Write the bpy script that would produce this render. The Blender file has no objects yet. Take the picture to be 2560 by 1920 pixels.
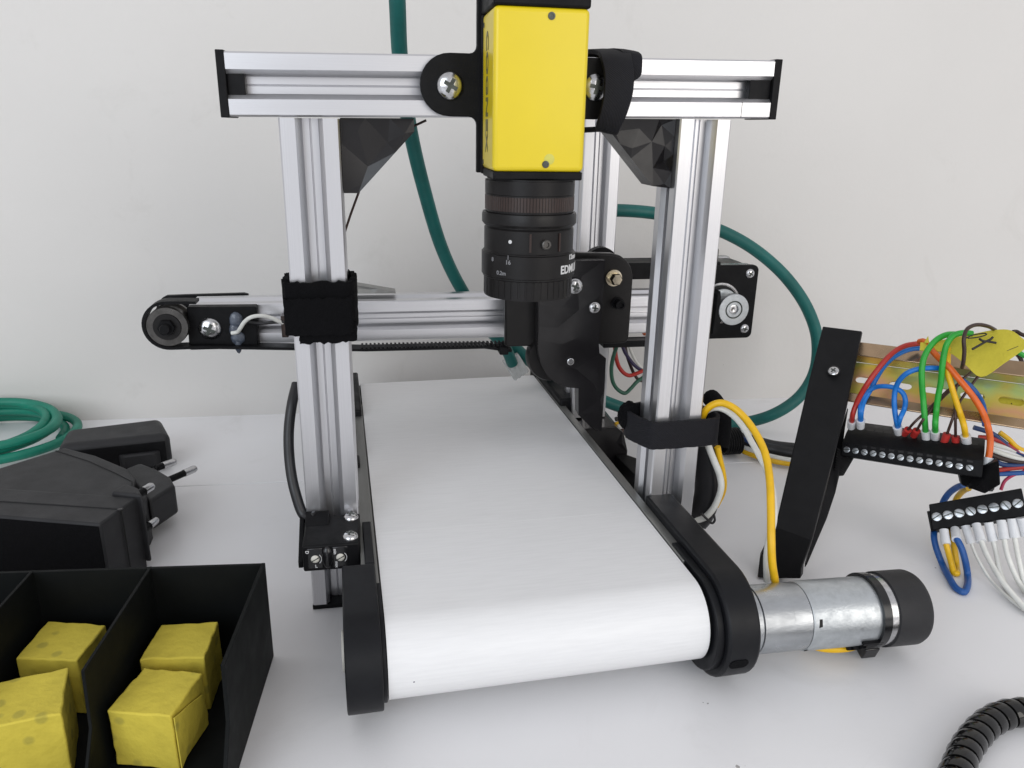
import bpy, bmesh, math, random
from mathutils import Vector, Matrix, geometry
random.seed(7)
S = 0.001           # all lengths below are millimetres
sc = bpy.context.scene
COL = sc.collection

# ---------------------------------------------------------------- camera
cam_d = bpy.data.cameras.new('camera'); cam = bpy.data.objects.new('camera', cam_d); COL.objects.link(cam)
cam_d.sensor_width = 36; cam_d.lens = 27.332; cam_d.clip_start = 0.01; cam_d.clip_end = 50
_r, _u, _w = Vector((0.984112,-0.176636,0.017974)), Vector((0.038682,0.312109,0.949258)), Vector((0.173283,0.933481,-0.313983))
m = Matrix((_r, _u, -_w)).transposed().to_4x4(); m.translation = Vector((43.95,-283.9,189.9)) * S
cam.matrix_world = m; sc.camera = cam

# ---------------------------------------------------------------- light of the room
W = bpy.data.worlds.new('World'); sc.world = W; W.use_nodes = True
bg = W.node_tree.nodes['Background']; bg.inputs[0].default_value = (0.97, 0.965, 1.0, 1); bg.inputs[1].default_value = 0.70
def area(name, loc, target, size, sizey, energy, col):
    l = bpy.data.lights.new(name, 'AREA'); l.shape = 'RECTANGLE'; l.size = size; l.size_y = sizey; l.energy = energy; l.color = col
    o = bpy.data.objects.new(name, l); COL.objects.link(o); o.location = loc
    o.rotation_euler = (Vector(target) - Vector(loc)).to_track_quat('-Z', 'Y').to_euler()
area('window_left', (-0.85, -1.3, 0.7), (0.05, 0.1, 0.1), 1.1, 1.1, 12, (0.84, 0.92, 1.0))
area('window_right', (0.78, -1.25, 0.55), (0.12, 0.05, 0.12), 0.9, 0.8, 6.0, (1.0, 0.95, 0.88))
sc.view_settings.view_transform = 'Standard'; sc.view_settings.look = 'None'
sc.view_settings.exposure = 0.0; sc.view_settings.gamma = 1.0
sc.cycles.max_bounces = 8; sc.cycles.use_denoising = True

# ---------------------------------------------------------------- materials
def mat(name, col, rough=0.5, metal=0.0, var=0.0, vscale=60, bump=0.0, bscale=900, col2=None, stretch=None, coat=0.0, spec=0.5, rvar=0.0, sheen=0.0, wave=None, trans=0.0, rot=None):
    m = bpy.data.materials.new(name); m.use_nodes = True
    nt = m.node_tree; N = nt.nodes; L = nt.links; b = N['Principled BSDF']
    b.inputs['Base Color'].default_value = (*col, 1); b.inputs['Roughness'].default_value = rough; b.inputs['Metallic'].default_value = metal
    b.inputs['Coat Weight'].default_value = coat; b.inputs['Coat Roughness'].default_value = 0.12; b.inputs['Specular IOR Level'].default_value = spec
    b.inputs['Sheen Weight'].default_value = sheen; b.inputs['Sheen Roughness'].default_value = 0.4
    b.inputs['Transmission Weight'].default_value = trans
    tc = N.new('ShaderNodeTexCoord'); mp = N.new('ShaderNodeMapping'); L.new(tc.outputs['Object'], mp.inputs[0])
    if stretch: mp.inputs['Scale'].default_value = stretch
    if rot: mp.inputs['Rotation'].default_value = rot
    if var > 0 or col2:
        n = N.new('ShaderNodeTexNoise'); n.inputs['Scale'].default_value = vscale; n.inputs['Detail'].default_value = 6; n.inputs['Roughness'].default_value = 0.6
        L.new(mp.outputs[0], n.inputs['Vector'])
        mx = N.new('ShaderNodeMix'); mx.data_type = 'RGBA'
        rp = N.new('ShaderNodeMapRange'); rp.inputs[1].default_value = 0.35; rp.inputs[2].default_value = 0.65
        L.new(n.outputs['Fac'], rp.inputs[0]); L.new(rp.outputs[0], mx.inputs[0])
        c2 = col2 if col2 else tuple(c * (1 - var) for c in col)
        mx.inputs[6].default_value = (*col, 1); mx.inputs[7].default_value = (*c2, 1); L.new(mx.outputs[2], b.inputs['Base Color'])
        if rvar:
            r2 = N.new('ShaderNodeMapRange'); r2.inputs[1].default_value = 0.3; r2.inputs[2].default_value = 0.7; r2.inputs[3].default_value = rough - rvar; r2.inputs[4].default_value = rough + rvar
            L.new(n.outputs['Fac'], r2.inputs[0]); L.new(r2.outputs[0], b.inputs['Roughness'])
    if wave:   # (axis, scale, strength): printed layer lines or woven ribs
        w = N.new('ShaderNodeTexWave'); w.bands_direction = wave[0]; w.inputs['Scale'].default_value = wave[1]; w.inputs['Distortion'].default_value = 0.6; w.inputs['Detail'].default_value = 1
        L.new(mp.outputs[0], w.inputs['Vector']); bp = N.new('ShaderNodeBump'); bp.inputs['Strength'].default_value = wave[2]; bp.inputs['Distance'].default_value = 0.0004
        L.new(w.outputs['Fac'], bp.inputs['Height']); L.new(bp.outputs[0], b.inputs['Normal'])
    elif bump > 0:
        n2 = N.new('ShaderNodeTexNoise'); n2.inputs['Scale'].default_value = bscale; n2.inputs['Detail'].default_value = 4
        L.new(mp.outputs[0], n2.inputs['Vector']); bp = N.new('ShaderNodeBump'); bp.inputs['Strength'].default_value = bump; bp.inputs['Distance'].default_value = 0.0006
        L.new(n2.outputs['Fac'], bp.inputs['Height']); L.new(bp.outputs[0], b.inputs['Normal'])
    return m
M = {}
M['alu_x'] = mat('anodised_aluminium', (0.66, 0.66, 0.68), 0.33, 0.92, var=0.06, vscale=90, stretch=(0.2, 30, 30), rvar=0.05, spec=0.5)
M['alu_z'] = mat('anodised_aluminium_upright', (0.66, 0.66, 0.68), 0.33, 0.92, var=0.07, vscale=90, stretch=(30, 30, 0.2), rvar=0.05, spec=0.5)
M['black'] = mat('black_plastic', (0.007, 0.007, 0.008), 0.5, var=0.35, vscale=150, bump=0.12, bscale=2500, rvar=0.08, spec=0.14)
M['print'] = mat('black_printed_plastic', (0.009, 0.009, 0.01), 0.5, wave=('Z', 900, 0.10), var=0.2, vscale=120, rvar=0.06, spec=0.15)
M['printx'] = mat('black_printed_plastic_upright_layers', (0.008, 0.0085, 0.0105), 0.42, wave=('X', 700, 0.08), var=0.2, vscale=120, rvar=0.05, spec=0.2)
M['facet'] = mat('black_faceted_plastic', (0.013, 0.012, 0.013), 0.22, var=0.2, vscale=200, rvar=0.05, spec=0.32)
M['anod'] = mat('black_anodised_metal', (0.009, 0.008, 0.008), 0.38, var=0.3, vscale=120, rvar=0.06, bump=0.05, bscale=3000, spec=0.25)
M['brown'] = mat('brown_black_ring', (0.026, 0.011, 0.007), 0.38, var=0.3, vscale=500)
M['tray'] = mat('dark_green_black_plastic', (0.006, 0.007, 0.007), 0.6, wave=('Z', 1100, 0.10), var=0.2, vscale=100, rvar=0.05, spec=0.12)
M['adapt'] = mat('grey_black_moulded_plastic', (0.024, 0.024, 0.026), 0.5, var=0.15, vscale=90, bump=0.25, bscale=4500, rvar=0.05, spec=0.28)
M['gloss'] = mat('glossy_black_plastic', (0.008, 0.008, 0.009), 0.20, var=0.1, vscale=60)
M['velcro'] = mat('black_fabric_strap', (0.005, 0.005, 0.006), 0.95, var=0.4, vscale=1500, bump=0.8, bscale=4000, spec=0.12)
M['web'] = mat('black_woven_strap', (0.009, 0.009, 0.012), 0.75, wave=('DIAGONAL', 620, 0.25), var=0.2, vscale=800, spec=0.25)
M['yellow'] = mat('yellow_painted_metal', (0.71, 0.545, 0.006), 0.36, var=0.04, vscale=40, coat=0.15, bump=0.03, bscale=2500)
M['belt'] = mat('white_belt_plastic', (0.77, 0.77, 0.775), 0.42, var=0.045, vscale=300, rvar=0.05, stretch=(0.25, 3, 3), wave=('Y', 900, 0.05))
M['steel'] = mat('bright_steel', (0.62, 0.62, 0.63), 0.22, 1.0, var=0.25, vscale=500, rvar=0.08)
M['zinc'] = mat('zinc_plated_steel', (0.47, 0.49, 0.51), 0.34, 0.9, var=0.24, vscale=130, rvar=0.12, bump=0.12, bscale=900, stretch=(0.5, 1, 1))
M['zinc2'] = mat('pale_zinc_can', (0.54, 0.57, 0.59), 0.40, 0.85, var=0.15, vscale=260, rvar=0.13, bump=0.16, bscale=1300)
M['grey_rail'] = mat('grey_steel_strip', (0.25, 0.25, 0.24), 0.42, 0.6, var=0.15, vscale=60, stretch=(4, 0.4, 4), rvar=0.06)
M['gun'] = mat('blackened_steel', (0.10, 0.095, 0.09), 0.34, 0.8, var=0.3, vscale=300, rvar=0.08)
M['gold'] = mat('yellow_chromate_steel', (0.62, 0.55, 0.42), 0.22, 1.0, var=0.2, vscale=500, rvar=0.06)
M['dark'] = mat('dark_recess', (0.012, 0.012, 0.012), 0.6, 0.3, var=0.2, vscale=200)
M['slotdark'] = mat('recess_shade_and_scribe', (0.10, 0.11, 0.10), 0.4, 0.8, var=0.4, vscale=600)  # darkened colour imitates shade in screw slots and pulley groove; scribed line shares it
M['green'] = mat('teal_cable_jacket', (0.001, 0.125, 0.112), 0.5, var=0.25, vscale=60, bump=0.15, bscale=1500, rvar=0.06)
M['green2'] = mat('green_cable_jacket', (0.001, 0.20, 0.13), 0.5, var=0.2, vscale=60, bump=0.15, bscale=1500, rvar=0.06)
def wire(n, c, rough=0.42): M[n] = mat(n + '_wire_insulation', c, rough, var=0.15, vscale=150, rvar=0.05)
wire('w_black', (0.012, 0.012, 0.014)); wire('w_white', (0.74, 0.74, 0.70)); wire('w_yellow', (0.80, 0.47, 0.006)); wire('w_red', (0.42, 0.022, 0.014))
wire('w_blue', (0.006, 0.17, 0.58)); wire('w_navy', (0.012, 0.045, 0.16)); wire('w_green', (0.02, 0.36, 0.035)); wire('w_orange', (0.72, 0.13, 0.012))
wire('w_brown', (0.035, 0.016, 0.012)); wire('w_purple', (0.03, 0.022, 0.07)); wire('w_dgreen', (0.02, 0.10, 0.06)); wire('w_pink', (0.42, 0.02, 0.08)); wire('w_cobalt', (0.01, 0.09, 0.33))
wire('w_drab', (0.05, 0.022, 0.016))
M['ferr_w'] = mat('white_ferrule_plastic', (0.72, 0.73, 0.75), 0.4, var=0.08, vscale=300)
M['ferr_r'] = mat('red_ferrule_plastic', (0.50, 0.035, 0.03), 0.4, var=0.1, vscale=300)
M['glue'] = mat('bluish_hot_glue', (0.10, 0.12, 0.16), 0.22, var=0.45, vscale=250, bump=0.5, bscale=400, spec=0.6)
M['clear'] = mat('clear_connector_plastic', (0.66, 0.67, 0.66), 0.2, var=0.2, vscale=400, trans=0.25, spec=0.6)
M['ink'] = mat('black_ink', (0.012, 0.010, 0.010), 0.6, var=0.1)
M['ink2'] = mat('worn_grey_ink', (0.16, 0.14, 0.05), 0.5, var=0.3, vscale=300)
M['hose'] = mat('glossy_black_spiral_plastic', (0.004, 0.004, 0.004), 0.10, var=0.2, vscale=200)
M['smudge'] = mat('greenish_smudge', (0.62, 0.58, 0.10), .5, var=.2)
M['inkw'] = mat('white_print', (0.62, 0.62, 0.62), 0.5, var=0.1)
M['inkg'] = mat('grey_print', (0.20, 0.20, 0.21), 0.5, var=0.1)
M['tapey'] = mat('yellow_paper_tape', (0.62, 0.53, 0.055), 0.75, var=0.10, vscale=130, bump=0.35, bscale=700, spec=0.25)
M['whitescrew'] = mat('pale_nylon_screw', (0.62, 0.60, 0.54), 0.4, var=0.1)

def paper():   # yellow crepe tape with soft dirty spots
    m = mat('yellow_tape_wrapping', (0.66, 0.54, 0.07), 0.72, var=0.16, vscale=70, bump=0.6, bscale=330, spec=0.3)
    nt = m.node_tree; N = nt.nodes; L = nt.links; b = N['Principled BSDF']
    src = b.inputs['Base Color'].links[0].from_socket
    tc = N.new('ShaderNodeTexCoord'); v = N.new('ShaderNodeTexVoronoi'); v.inputs['Scale'].default_value = 128; v.inputs['Randomness'].default_value = 0.9
    oi = N.new('ShaderNodeObjectInfo'); av = N.new('ShaderNodeVectorMath'); av.operation = 'ADD'; L.new(tc.outputs['Object'], av.inputs[0]); L.new(oi.outputs['Random'], av.inputs[1]); L.new(av.outputs[0], v.inputs['Vector'])
    r = N.new('ShaderNodeMapRange'); r.inputs[1].default_value = 0.17; r.inputs[2].default_value = 0.27; r.inputs[3].default_value = 1.0; r.inputs[4].default_value = 0.0
    L.new(v.outputs['Distance'], r.inputs[0])
    wn = N.new('ShaderNodeSeparateColor'); L.new(v.outputs['Color'], wn.inputs[0])
    gt = N.new('ShaderNodeMath'); gt.operation = 'GREATER_THAN'; gt.inputs[1].default_value = 0.15; L.new(wn.outputs[0], gt.inputs[0])
    mu = N.new('ShaderNodeMath'); mu.operation = 'MULTIPLY'; L.new(r.outputs[0], mu.inputs[0]); L.new(gt.outputs[0], mu.inputs[1])
    m2 = N.new('ShaderNodeMath'); m2.operation = 'MULTIPLY'; m2.inputs[1].default_value = 0.38; L.new(mu.outputs[0], m2.inputs[0])
    mx = N.new('ShaderNodeMix'); mx.data_type = 'RGBA'; L.new(m2.outputs[0], mx.inputs[0]); L.new(src, mx.inputs[6]); mx.inputs[7].default_value = (0.17, 0.17, 0.05, 1)
    L.new(mx.outputs[2], b.inputs['Base Color']); return m
M['wrap'] = paper()

def speckled(name, base, col2, vscale, speck, thr, sscale, rough, bump, bscale):
    m = mat(name, base, rough, var=0.05, col2=col2, vscale=vscale, bump=bump, bscale=bscale, rvar=0.05)
    nt = m.node_tree; N = nt.nodes; L = nt.links; b = N['Principled BSDF']
    src = b.inputs['Base Color'].links[0].from_socket
    tc = N.new('ShaderNodeTexCoord'); v = N.new('ShaderNodeTexVoronoi'); v.inputs['Scale'].default_value = sscale; v.inputs['Randomness'].default_value = 1
    nz = N.new('ShaderNodeTexNoise'); nz.inputs['Scale'].default_value = sscale * 3
    ad = N.new('ShaderNodeVectorMath'); ad.operation = 'MULTIPLY_ADD'; ad.inputs[1].default_value = (0.6 / sscale,) * 3
    L.new(tc.outputs['Object'], nz.inputs['Vector']); L.new(nz.outputs['Color'], ad.inputs[0]); L.new(tc.outputs['Object'], ad.inputs[2]); L.new(ad.outputs[0], v.inputs['Vector'])
    sp = N.new('ShaderNodeSeparateColor'); L.new(v.outputs['Color'], sp.inputs[0])
    # cell radius depends on a random number, most cells get none
    rr = N.new('ShaderNodeMapRange'); rr.inputs[1].default_value = 1 - thr; rr.inputs[2].default_value = 1.0; rr.inputs[3].default_value = 0.0; rr.inputs[4].default_value = 0.05; L.new(sp.outputs[0], rr.inputs[0])
    lt = N.new('ShaderNodeMath'); lt.operation = 'LESS_THAN'; L.new(v.outputs['Distance'], lt.inputs[0]); L.new(rr.outputs[0], lt.inputs[1])
    m2 = N.new('ShaderNodeMath'); m2.operation = 'MULTIPLY'; m2.inputs[1].default_value = 0.65; L.new(lt.outputs[0], m2.inputs[0])
    mx = N.new('ShaderNodeMix'); mx.data_type = 'RGBA'; L.new(m2.outputs[0], mx.inputs[0]); L.new(src, mx.inputs[6]); mx.inputs[7].default_value = (*speck, 1)
    # faint grubby smudges
    n3 = N.new('ShaderNodeTexNoise'); n3.inputs['Scale'].default_value = 14; n3.inputs['Detail'].default_value = 8; n3.inputs['Roughness'].default_value = 0.7; n3.inputs['Distortion'].default_value = 1.2; L.new(tc.outputs['Object'], n3.inputs['Vector'])
    r3 = N.new('ShaderNodeMapRange'); r3.inputs[1].default_value = 0.58; r3.inputs[2].default_value = 0.78; r3.inputs[3].default_value = 0.0; r3.inputs[4].default_value = 0.28; L.new(n3.outputs['Fac'], r3.inputs[0])
    m3 = N.new('ShaderNodeMix'); m3.data_type = 'RGBA'; L.new(r3.outputs[0], m3.inputs[0]); L.new(mx.outputs[2], m3.inputs[6]); m3.inputs[7].default_value = (base[0] * .68, base[1] * .67, base[2] * .64, 1)
    L.new(m3.outputs[2], b.inputs['Base Color']); return m
M['table'] = speckled('white_laminate', (0.80, 0.80, 0.815), (0.77, 0.765, 0.775), 6, (0.12, 0.11, 0.10), 0.16, 70, 0.33, 0.05, 900)
M['wall'] = speckled('painted_wall', (0.67, 0.652, 0.627), (0.645, 0.627, 0.602), 4, (0.35, 0.34, 0.32), 0.16, 60, 0.62, 0.25, 260)

def din_mat():
    m = bpy.data.materials.new('rainbow_passivated_zinc'); m.use_nodes = True; nt = m.node_tree; N = nt.nodes; L = nt.links; b = N['Principled BSDF']
    b.inputs['Metallic'].default_value = 0.75; b.inputs['Roughness'].default_value = 0.33
    tc = N.new('ShaderNodeTexCoord'); sx = N.new('ShaderNodeSeparateXYZ'); L.new(tc.outputs['Object'], sx.inputs[0])
    n = N.new('ShaderNodeTexNoise'); n.inputs['Scale'].default_value = 38; n.inputs['Detail'].default_value = 3; L.new(tc.outputs['Object'], n.inputs['Vector'])
    a = N.new('ShaderNodeMath'); a.operation = 'MULTIPLY_ADD'; a.inputs[1].default_value = 30.0; a.inputs[2].default_value = -0.22; L.new(sx.outputs['Z'], a.inputs[0])
    c = N.new('ShaderNodeMath'); c.operation = 'MULTIPLY_ADD'; c.inputs[1].default_value = 0.95; L.new(n.outputs['Fac'], c.inputs[0]); L.new(a.outputs[0], c.inputs[2])
    r = N.new('ShaderNodeValToRGB'); L.new(c.outputs[0], r.inputs[0]); e = r.color_ramp.elements
    cols = [(0.0, (0.50, 0.44, 0.05)), (0.2, (0.50, 0.62, 0.10)), (0.34, (0.62, 0.50, 0.10)), (0.5, (0.66, 0.36, 0.20)), (0.64, (0.60, 0.50, 0.10)), (0.78, (0.42, 0.58, 0.22)), (0.9, (0.32, 0.50, 0.42)), (1.0, (0.40, 0.38, 0.45))]
    e[0].position, e[0].color = cols[0][0], (*cols[0][1], 1); e[1].position, e[1].color = cols[-1][0], (*cols[-1][1], 1)
    for p, cc in cols[1:-1]: x = e.new(p); x.color = (*cc, 1)
    L.new(r.outputs[0], b.inputs['Base Color']); return m
M['din'] = din_mat()
M['dinlip'] = mat('brown_passivated_zinc', (0.50, 0.35, 0.22), 0.27, 0.85, var=0.4, vscale=25, rvar=0.06)

# ---------------------------------------------------------------- helpers
def thing(name, label, cat, loc, rotz=0, group=None):
    o = bpy.data.objects.new(name, None); COL.objects.link(o); o.empty_display_size = 0.01
    o.location = Vector(loc) * S; o.rotation_euler = (0, 0, rotz); o['label'] = label; o['category'] = cat
    if group: o['group'] = group
    return o
def world(o):
    m = Matrix.Translation(o.location) @ o.rotation_euler.to_matrix().to_4x4()
    return (world(o.parent) @ m) if o.parent else m
def tag(o, label, cat=None, group=None):
    o['label'] = label
    if cat: o['category'] = cat
    if group: o['group'] = group
    return o
def obj(name, bm, mats, parent=None, bevel=0, seg=2, smooth=30, local=False, org=None, weld=False):
    """mm mesh in world axes (or in the parent's axes) -> one object"""
    if weld: bmesh.ops.remove_doubles(bm, verts=bm.verts, dist=1e-4)
    me = bpy.data.meshes.new(name)
    o = bpy.data.objects.new(name, me); COL.objects.link(o)
    if parent is not None: o.parent = parent
    if parent is None and org is not None: o.location = Vector(org) * S
    if not local: bmesh.ops.transform(bm, matrix=world(o).inverted() @ Matrix.Scale(S, 4), verts=bm.verts)
    else: bmesh.ops.transform(bm, matrix=Matrix.Scale(S, 4), verts=bm.verts)
    bmesh.ops.recalc_face_normals(bm, faces=bm.faces)
    for f in bm.faces: f.smooth = True
    bm.to_mesh(me); bm.free()
    for x in (mats if isinstance(mats, (list, tuple)) else [mats]): me.materials.append(M[x])
    me.set_sharp_from_angle(angle=math.radians(smooth))
    if bevel:
        b = o.modifiers.new('bevel', 'BEVEL'); b.width = bevel * S; b.segments = seg; b.limit_method = 'ANGLE'; b.angle_limit = math.radians(42); b.harden_normals = False
    return o
def NB(): return bmesh.new()
def box(bm, x0, x1, y0, y1, z0, z1, mi=0):
    return hexa(bm, [(x0, y0, z0), (x1, y0, z0), (x1, y1, z0), (x0, y1, z0), (x0, y0, z1), (x1, y0, z1), (x1, y1, z1), (x0, y1, z1)], mi)
def hexa(bm, p, mi=0):
    v = [bm.verts.new(q) for q in p]
    for f in ((0, 3, 2, 1), (4, 5, 6, 7), (0, 1, 5, 4), (1, 2, 6, 5), (2, 3, 7, 6), (3, 0, 4, 7)):
        bm.faces.new([v[i] for i in f]).material_index = mi
def prism(bm, pts, vec, mi=0):
    vec = Vector(vec); a = [bm.verts.new(p) for p in pts]; b = [bm.verts.new(Vector(p) + vec) for p in pts]; n = len(a)
    bm.faces.new(a[::-1]).material_index = mi; bm.faces.new(b).material_index = mi
    for i in range(n): bm.faces.new((a[i], a[(i + 1) % n], b[(i + 1) % n], b[i])).material_index = mi
def frame(d, up=(0, 0, 1)):
    d = Vector(d).normalized(); u = Vector(up)
    if abs(d.dot(u)) > 0.98: u = Vector((0, 1, 0))
    a = d.cross(u).normalized(); b = a.cross(d).normalized(); return a, b, d
def lathe(bm, p, d, prof, seg=28, mi=0, cap=True):
    """profile of (distance along d, radius[, material])"""
    a, b, d = frame(d); p = Vector(p); rings = []
    for q in prof:
        t, r = q[0], max(q[1], 1e-4)
        rings.append([bm.verts.new(p + d * t + (a * math.cos(2 * math.pi * k / seg) + b * math.sin(2 * math.pi * k / seg)) * r) for k in range(seg)])
    for i in range(len(rings) - 1):
        m_ = prof[i + 1][2] if len(prof[i + 1]) > 2 else mi
        for k in range(seg): bm.faces.new((rings[i][k], rings[i][(k + 1) % seg], rings[i + 1][(k + 1) % seg], rings[i + 1][k])).material_index = m_
    if cap:
        bm.faces.new(rings[0][::-1]).material_index = mi; bm.faces.new(rings[-1]).material_index = prof[-1][2] if len(prof[-1]) > 2 else mi
def cyl(bm, p0, p1, r0, r1=None, seg=24, mi=0):
    p0, p1 = Vector(p0), Vector(p1); lathe(bm, p0, p1 - p0, [(0, r0), ((p1 - p0).length, r0 if r1 is None else r1)], seg, mi)
def spline(pts, n=8):
    P = [Vector(p) for p in pts]; P = [P[0] * 2 - P[1]] + P + [P[-1] * 2 - P[-2]]; out = []
    for i in range(1, len(P) - 2):
        a, b, c, d = P[i - 1:i + 3]
        t0 = 0; t1 = t0 + max((b - a).length, 1e-3) ** .5; t2 = t1 + max((c - b).length, 1e-3) ** .5; t3 = t2 + max((d - c).length, 1e-3) ** .5
        for k in range(n):
            t = t1 + (t2 - t1) * k / n
            A1 = a * ((t1 - t) / (t1 - t0)) + b * ((t - t0) / (t1 - t0)); A2 = b * ((t2 - t) / (t2 - t1)) + c * ((t - t1) / (t2 - t1)); A3 = c * ((t3 - t) / (t3 - t2)) + d * ((t - t2) / (t3 - t2))
            B1 = A1 * ((t2 - t) / (t2 - t0)) + A2 * ((t - t0) / (t2 - t0)); B2 = A2 * ((t3 - t) / (t3 - t1)) + A3 * ((t - t1) / (t3 - t1))
            out.append(B1 * ((t2 - t) / (t2 - t1)) + B2 * ((t - t1) / (t2 - t1)))
    out.append(P[-2]); return out
def sweep(bm, path, sec, closed=False, mi=0, up=(0, 0, 1)):
    """sweep a 2D section (list of (a,b)) along a path with parallel transport"""
    n = len(path); rings = []; prev = None
    for i, p in enumerate(path):
        if closed: d = path[(i + 1) % n] - path[i - 1]
        else: d = path[min(i + 1, n - 1)] - path[max(i - 1, 0)]
        d.normalize()
        if prev is None: a, b, _ = frame(d, up)
        else:
            a = prev - d * prev.dot(d); a.normalize(); b = a.cross(d).normalized()
        prev = a
        rings.append([bm.verts.new(p + a * s[0] + b * s[1]) for s in sec])
    k = len(sec)
    for i in range(n if closed else n - 1):
        A, B = rings[i], rings[(i + 1) % n]
        for j in range(k): bm.faces.new((A[j], A[(j + 1) % k], B[(j + 1) % k], B[j])).material_index = mi
    if not closed: bm.faces.new(rings[0][::-1]).material_index = mi; bm.faces.new(rings[-1]).material_index = mi
def circ(r, seg=12): return [(r * math.cos(2 * math.pi * k / seg), r * math.sin(2 * math.pi * k / seg)) for k in range(seg)]
def tube(bm, pts, r, seg=12, n=8, mi=0, closed=False): sweep(bm, spline(pts, n), circ(r, seg), closed, mi)
def wire_obj(name, pts, r, m_, parent=None, label=None, cat=None, group=None, seg=10, n=8):
    bm = NB(); tube(bm, pts, r, seg, n)
    o = obj(name, bm, m_, parent, smooth=60, org=pts[0] if parent is None else None)
    if label: tag(o, label, cat, group)
    return o
def ribbon(bm, rows, th, n=6, mi=0):
    """band through rows of (edge A, edge B); real thickness th"""
    A = spline([q[0] for q in rows], n); B = spline([q[1] for q in rows], n); m_ = len(A); V = []
    for i in range(m_):
        t = (A[min(i + 1, m_ - 1)] + B[min(i + 1, m_ - 1)] - A[max(i - 1, 0)] - B[max(i - 1, 0)]).normalized(); w_ = (B[i] - A[i]).normalized(); nn = t.cross(w_).normalized() * (th / 2)
        V.append([bm.verts.new(A[i] + nn), bm.verts.new(A[i].lerp(B[i], .5) + nn * 1.25), bm.verts.new(B[i] + nn), bm.verts.new(B[i] - nn), bm.verts.new(A[i].lerp(B[i], .5) - nn * 1.25), bm.verts.new(A[i] - nn)])
    for i in range(m_ - 1):
        for j in range(6): bm.faces.new((V[i][j], V[i][(j + 1) % 6], V[i + 1][(j + 1) % 6], V[i + 1][j])).material_index = mi
    bm.faces.new(V[0][::-1]); bm.faces.new(V[-1])
def vslot(name, p0, p1, up, m_, parent, label=None):
    sec = []
    side = [(-9.45, 10), (-4.6, 10), (-3.15, 8.2), (-5.4, 8.2), (-5.4, 6.6), (-2.7, 3.95), (-0.35, 3.95), (0, 3.6), (0.35, 3.95), (2.7, 3.95), (5.4, 6.6), (5.4, 8.2), (3.15, 8.2), (4.6, 10), (9.45, 10)]
    for k in range(4):
        c, s = round(math.cos(-k * math.pi / 2)), round(math.sin(-k * math.pi / 2))
        for x, y in side: sec.append((x * c - y * s, x * s + y * c))
    p0, p1 = Vector(p0), Vector(p1); a, b, d = frame(p1 - p0, up); bm = NB()
    prism(bm, [p0 + a * x + b * y for x, y in sec], p1 - p0)
    o = obj(name, bm, m_, parent, smooth=20)
    if label: o['label'] = label
    return o
def screw(name, p, n, r, parent, kind='cross', h=None, m_='steel', rot=0.5, spin=None):
    """pan-head screw standing on p, facing n"""
    n = Vector(n).normalized(); p = Vector(p); h = h or r * 0.55; bm = NB()
    if kind == 'hex':
        lathe(bm, p, n, [(0, r * 1.35), (h * .25, r * 1.35), (h * .25, r)], 28); lathe(bm, p + n * h * .25, n, [(0, r * .98), (h * .9, r * .98), (h * 1.1, r * .8)], 6)
    elif kind == 'socket':
        lathe(bm, p, n, [(0, r), (h, r), (h * 1.05, r * .9), (h * 1.05, r * .55, 1), (h * .5, r * .5, 1)], 24)
    else:
        lathe(bm, p, n, [(0, r)] + [(h * math.sin(t * math.pi / 16), r * (0.93 * math.cos(t * math.pi / 16) + .07)) for t in range(1, 8)] + [(h, r * .25)], 28)
        a, b, d = frame(n); c, s = math.cos(rot), math.sin(rot); a, b = a * c + b * s, b * c - a * s
        L_ = r * (.52 if kind == 'cross' else .96); w_ = r * (.14 if kind == 'cross' else .12)
        for (u, v) in ((a, b), (b, a)) if kind == 'cross' else ((a, b),):
            q = []
            lo, hi = (h * .70, h * 1.03) if kind == 'cross' else (h * .2, h * 1.02)
            for z_ in (lo, hi):
                q += [p + n * z_ - u * L_ - v * w_, p + n * z_ + u * L_ - v * w_, p + n * z_ + u * L_ + v * w_, p + n * z_ - u * L_ + v * w_]
            hexa(bm, q, 1)  # bars slightly proud of the head, coloured dark like a shaded recess
        if kind == 'cross': lathe(bm, p + n * h * .7, n, [(0, r * .25, 1), (h * .34, r * .22, 1)], 10, 1)
    return obj(name, bm, [m_, 'slotdark'], parent, smooth=40)
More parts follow.
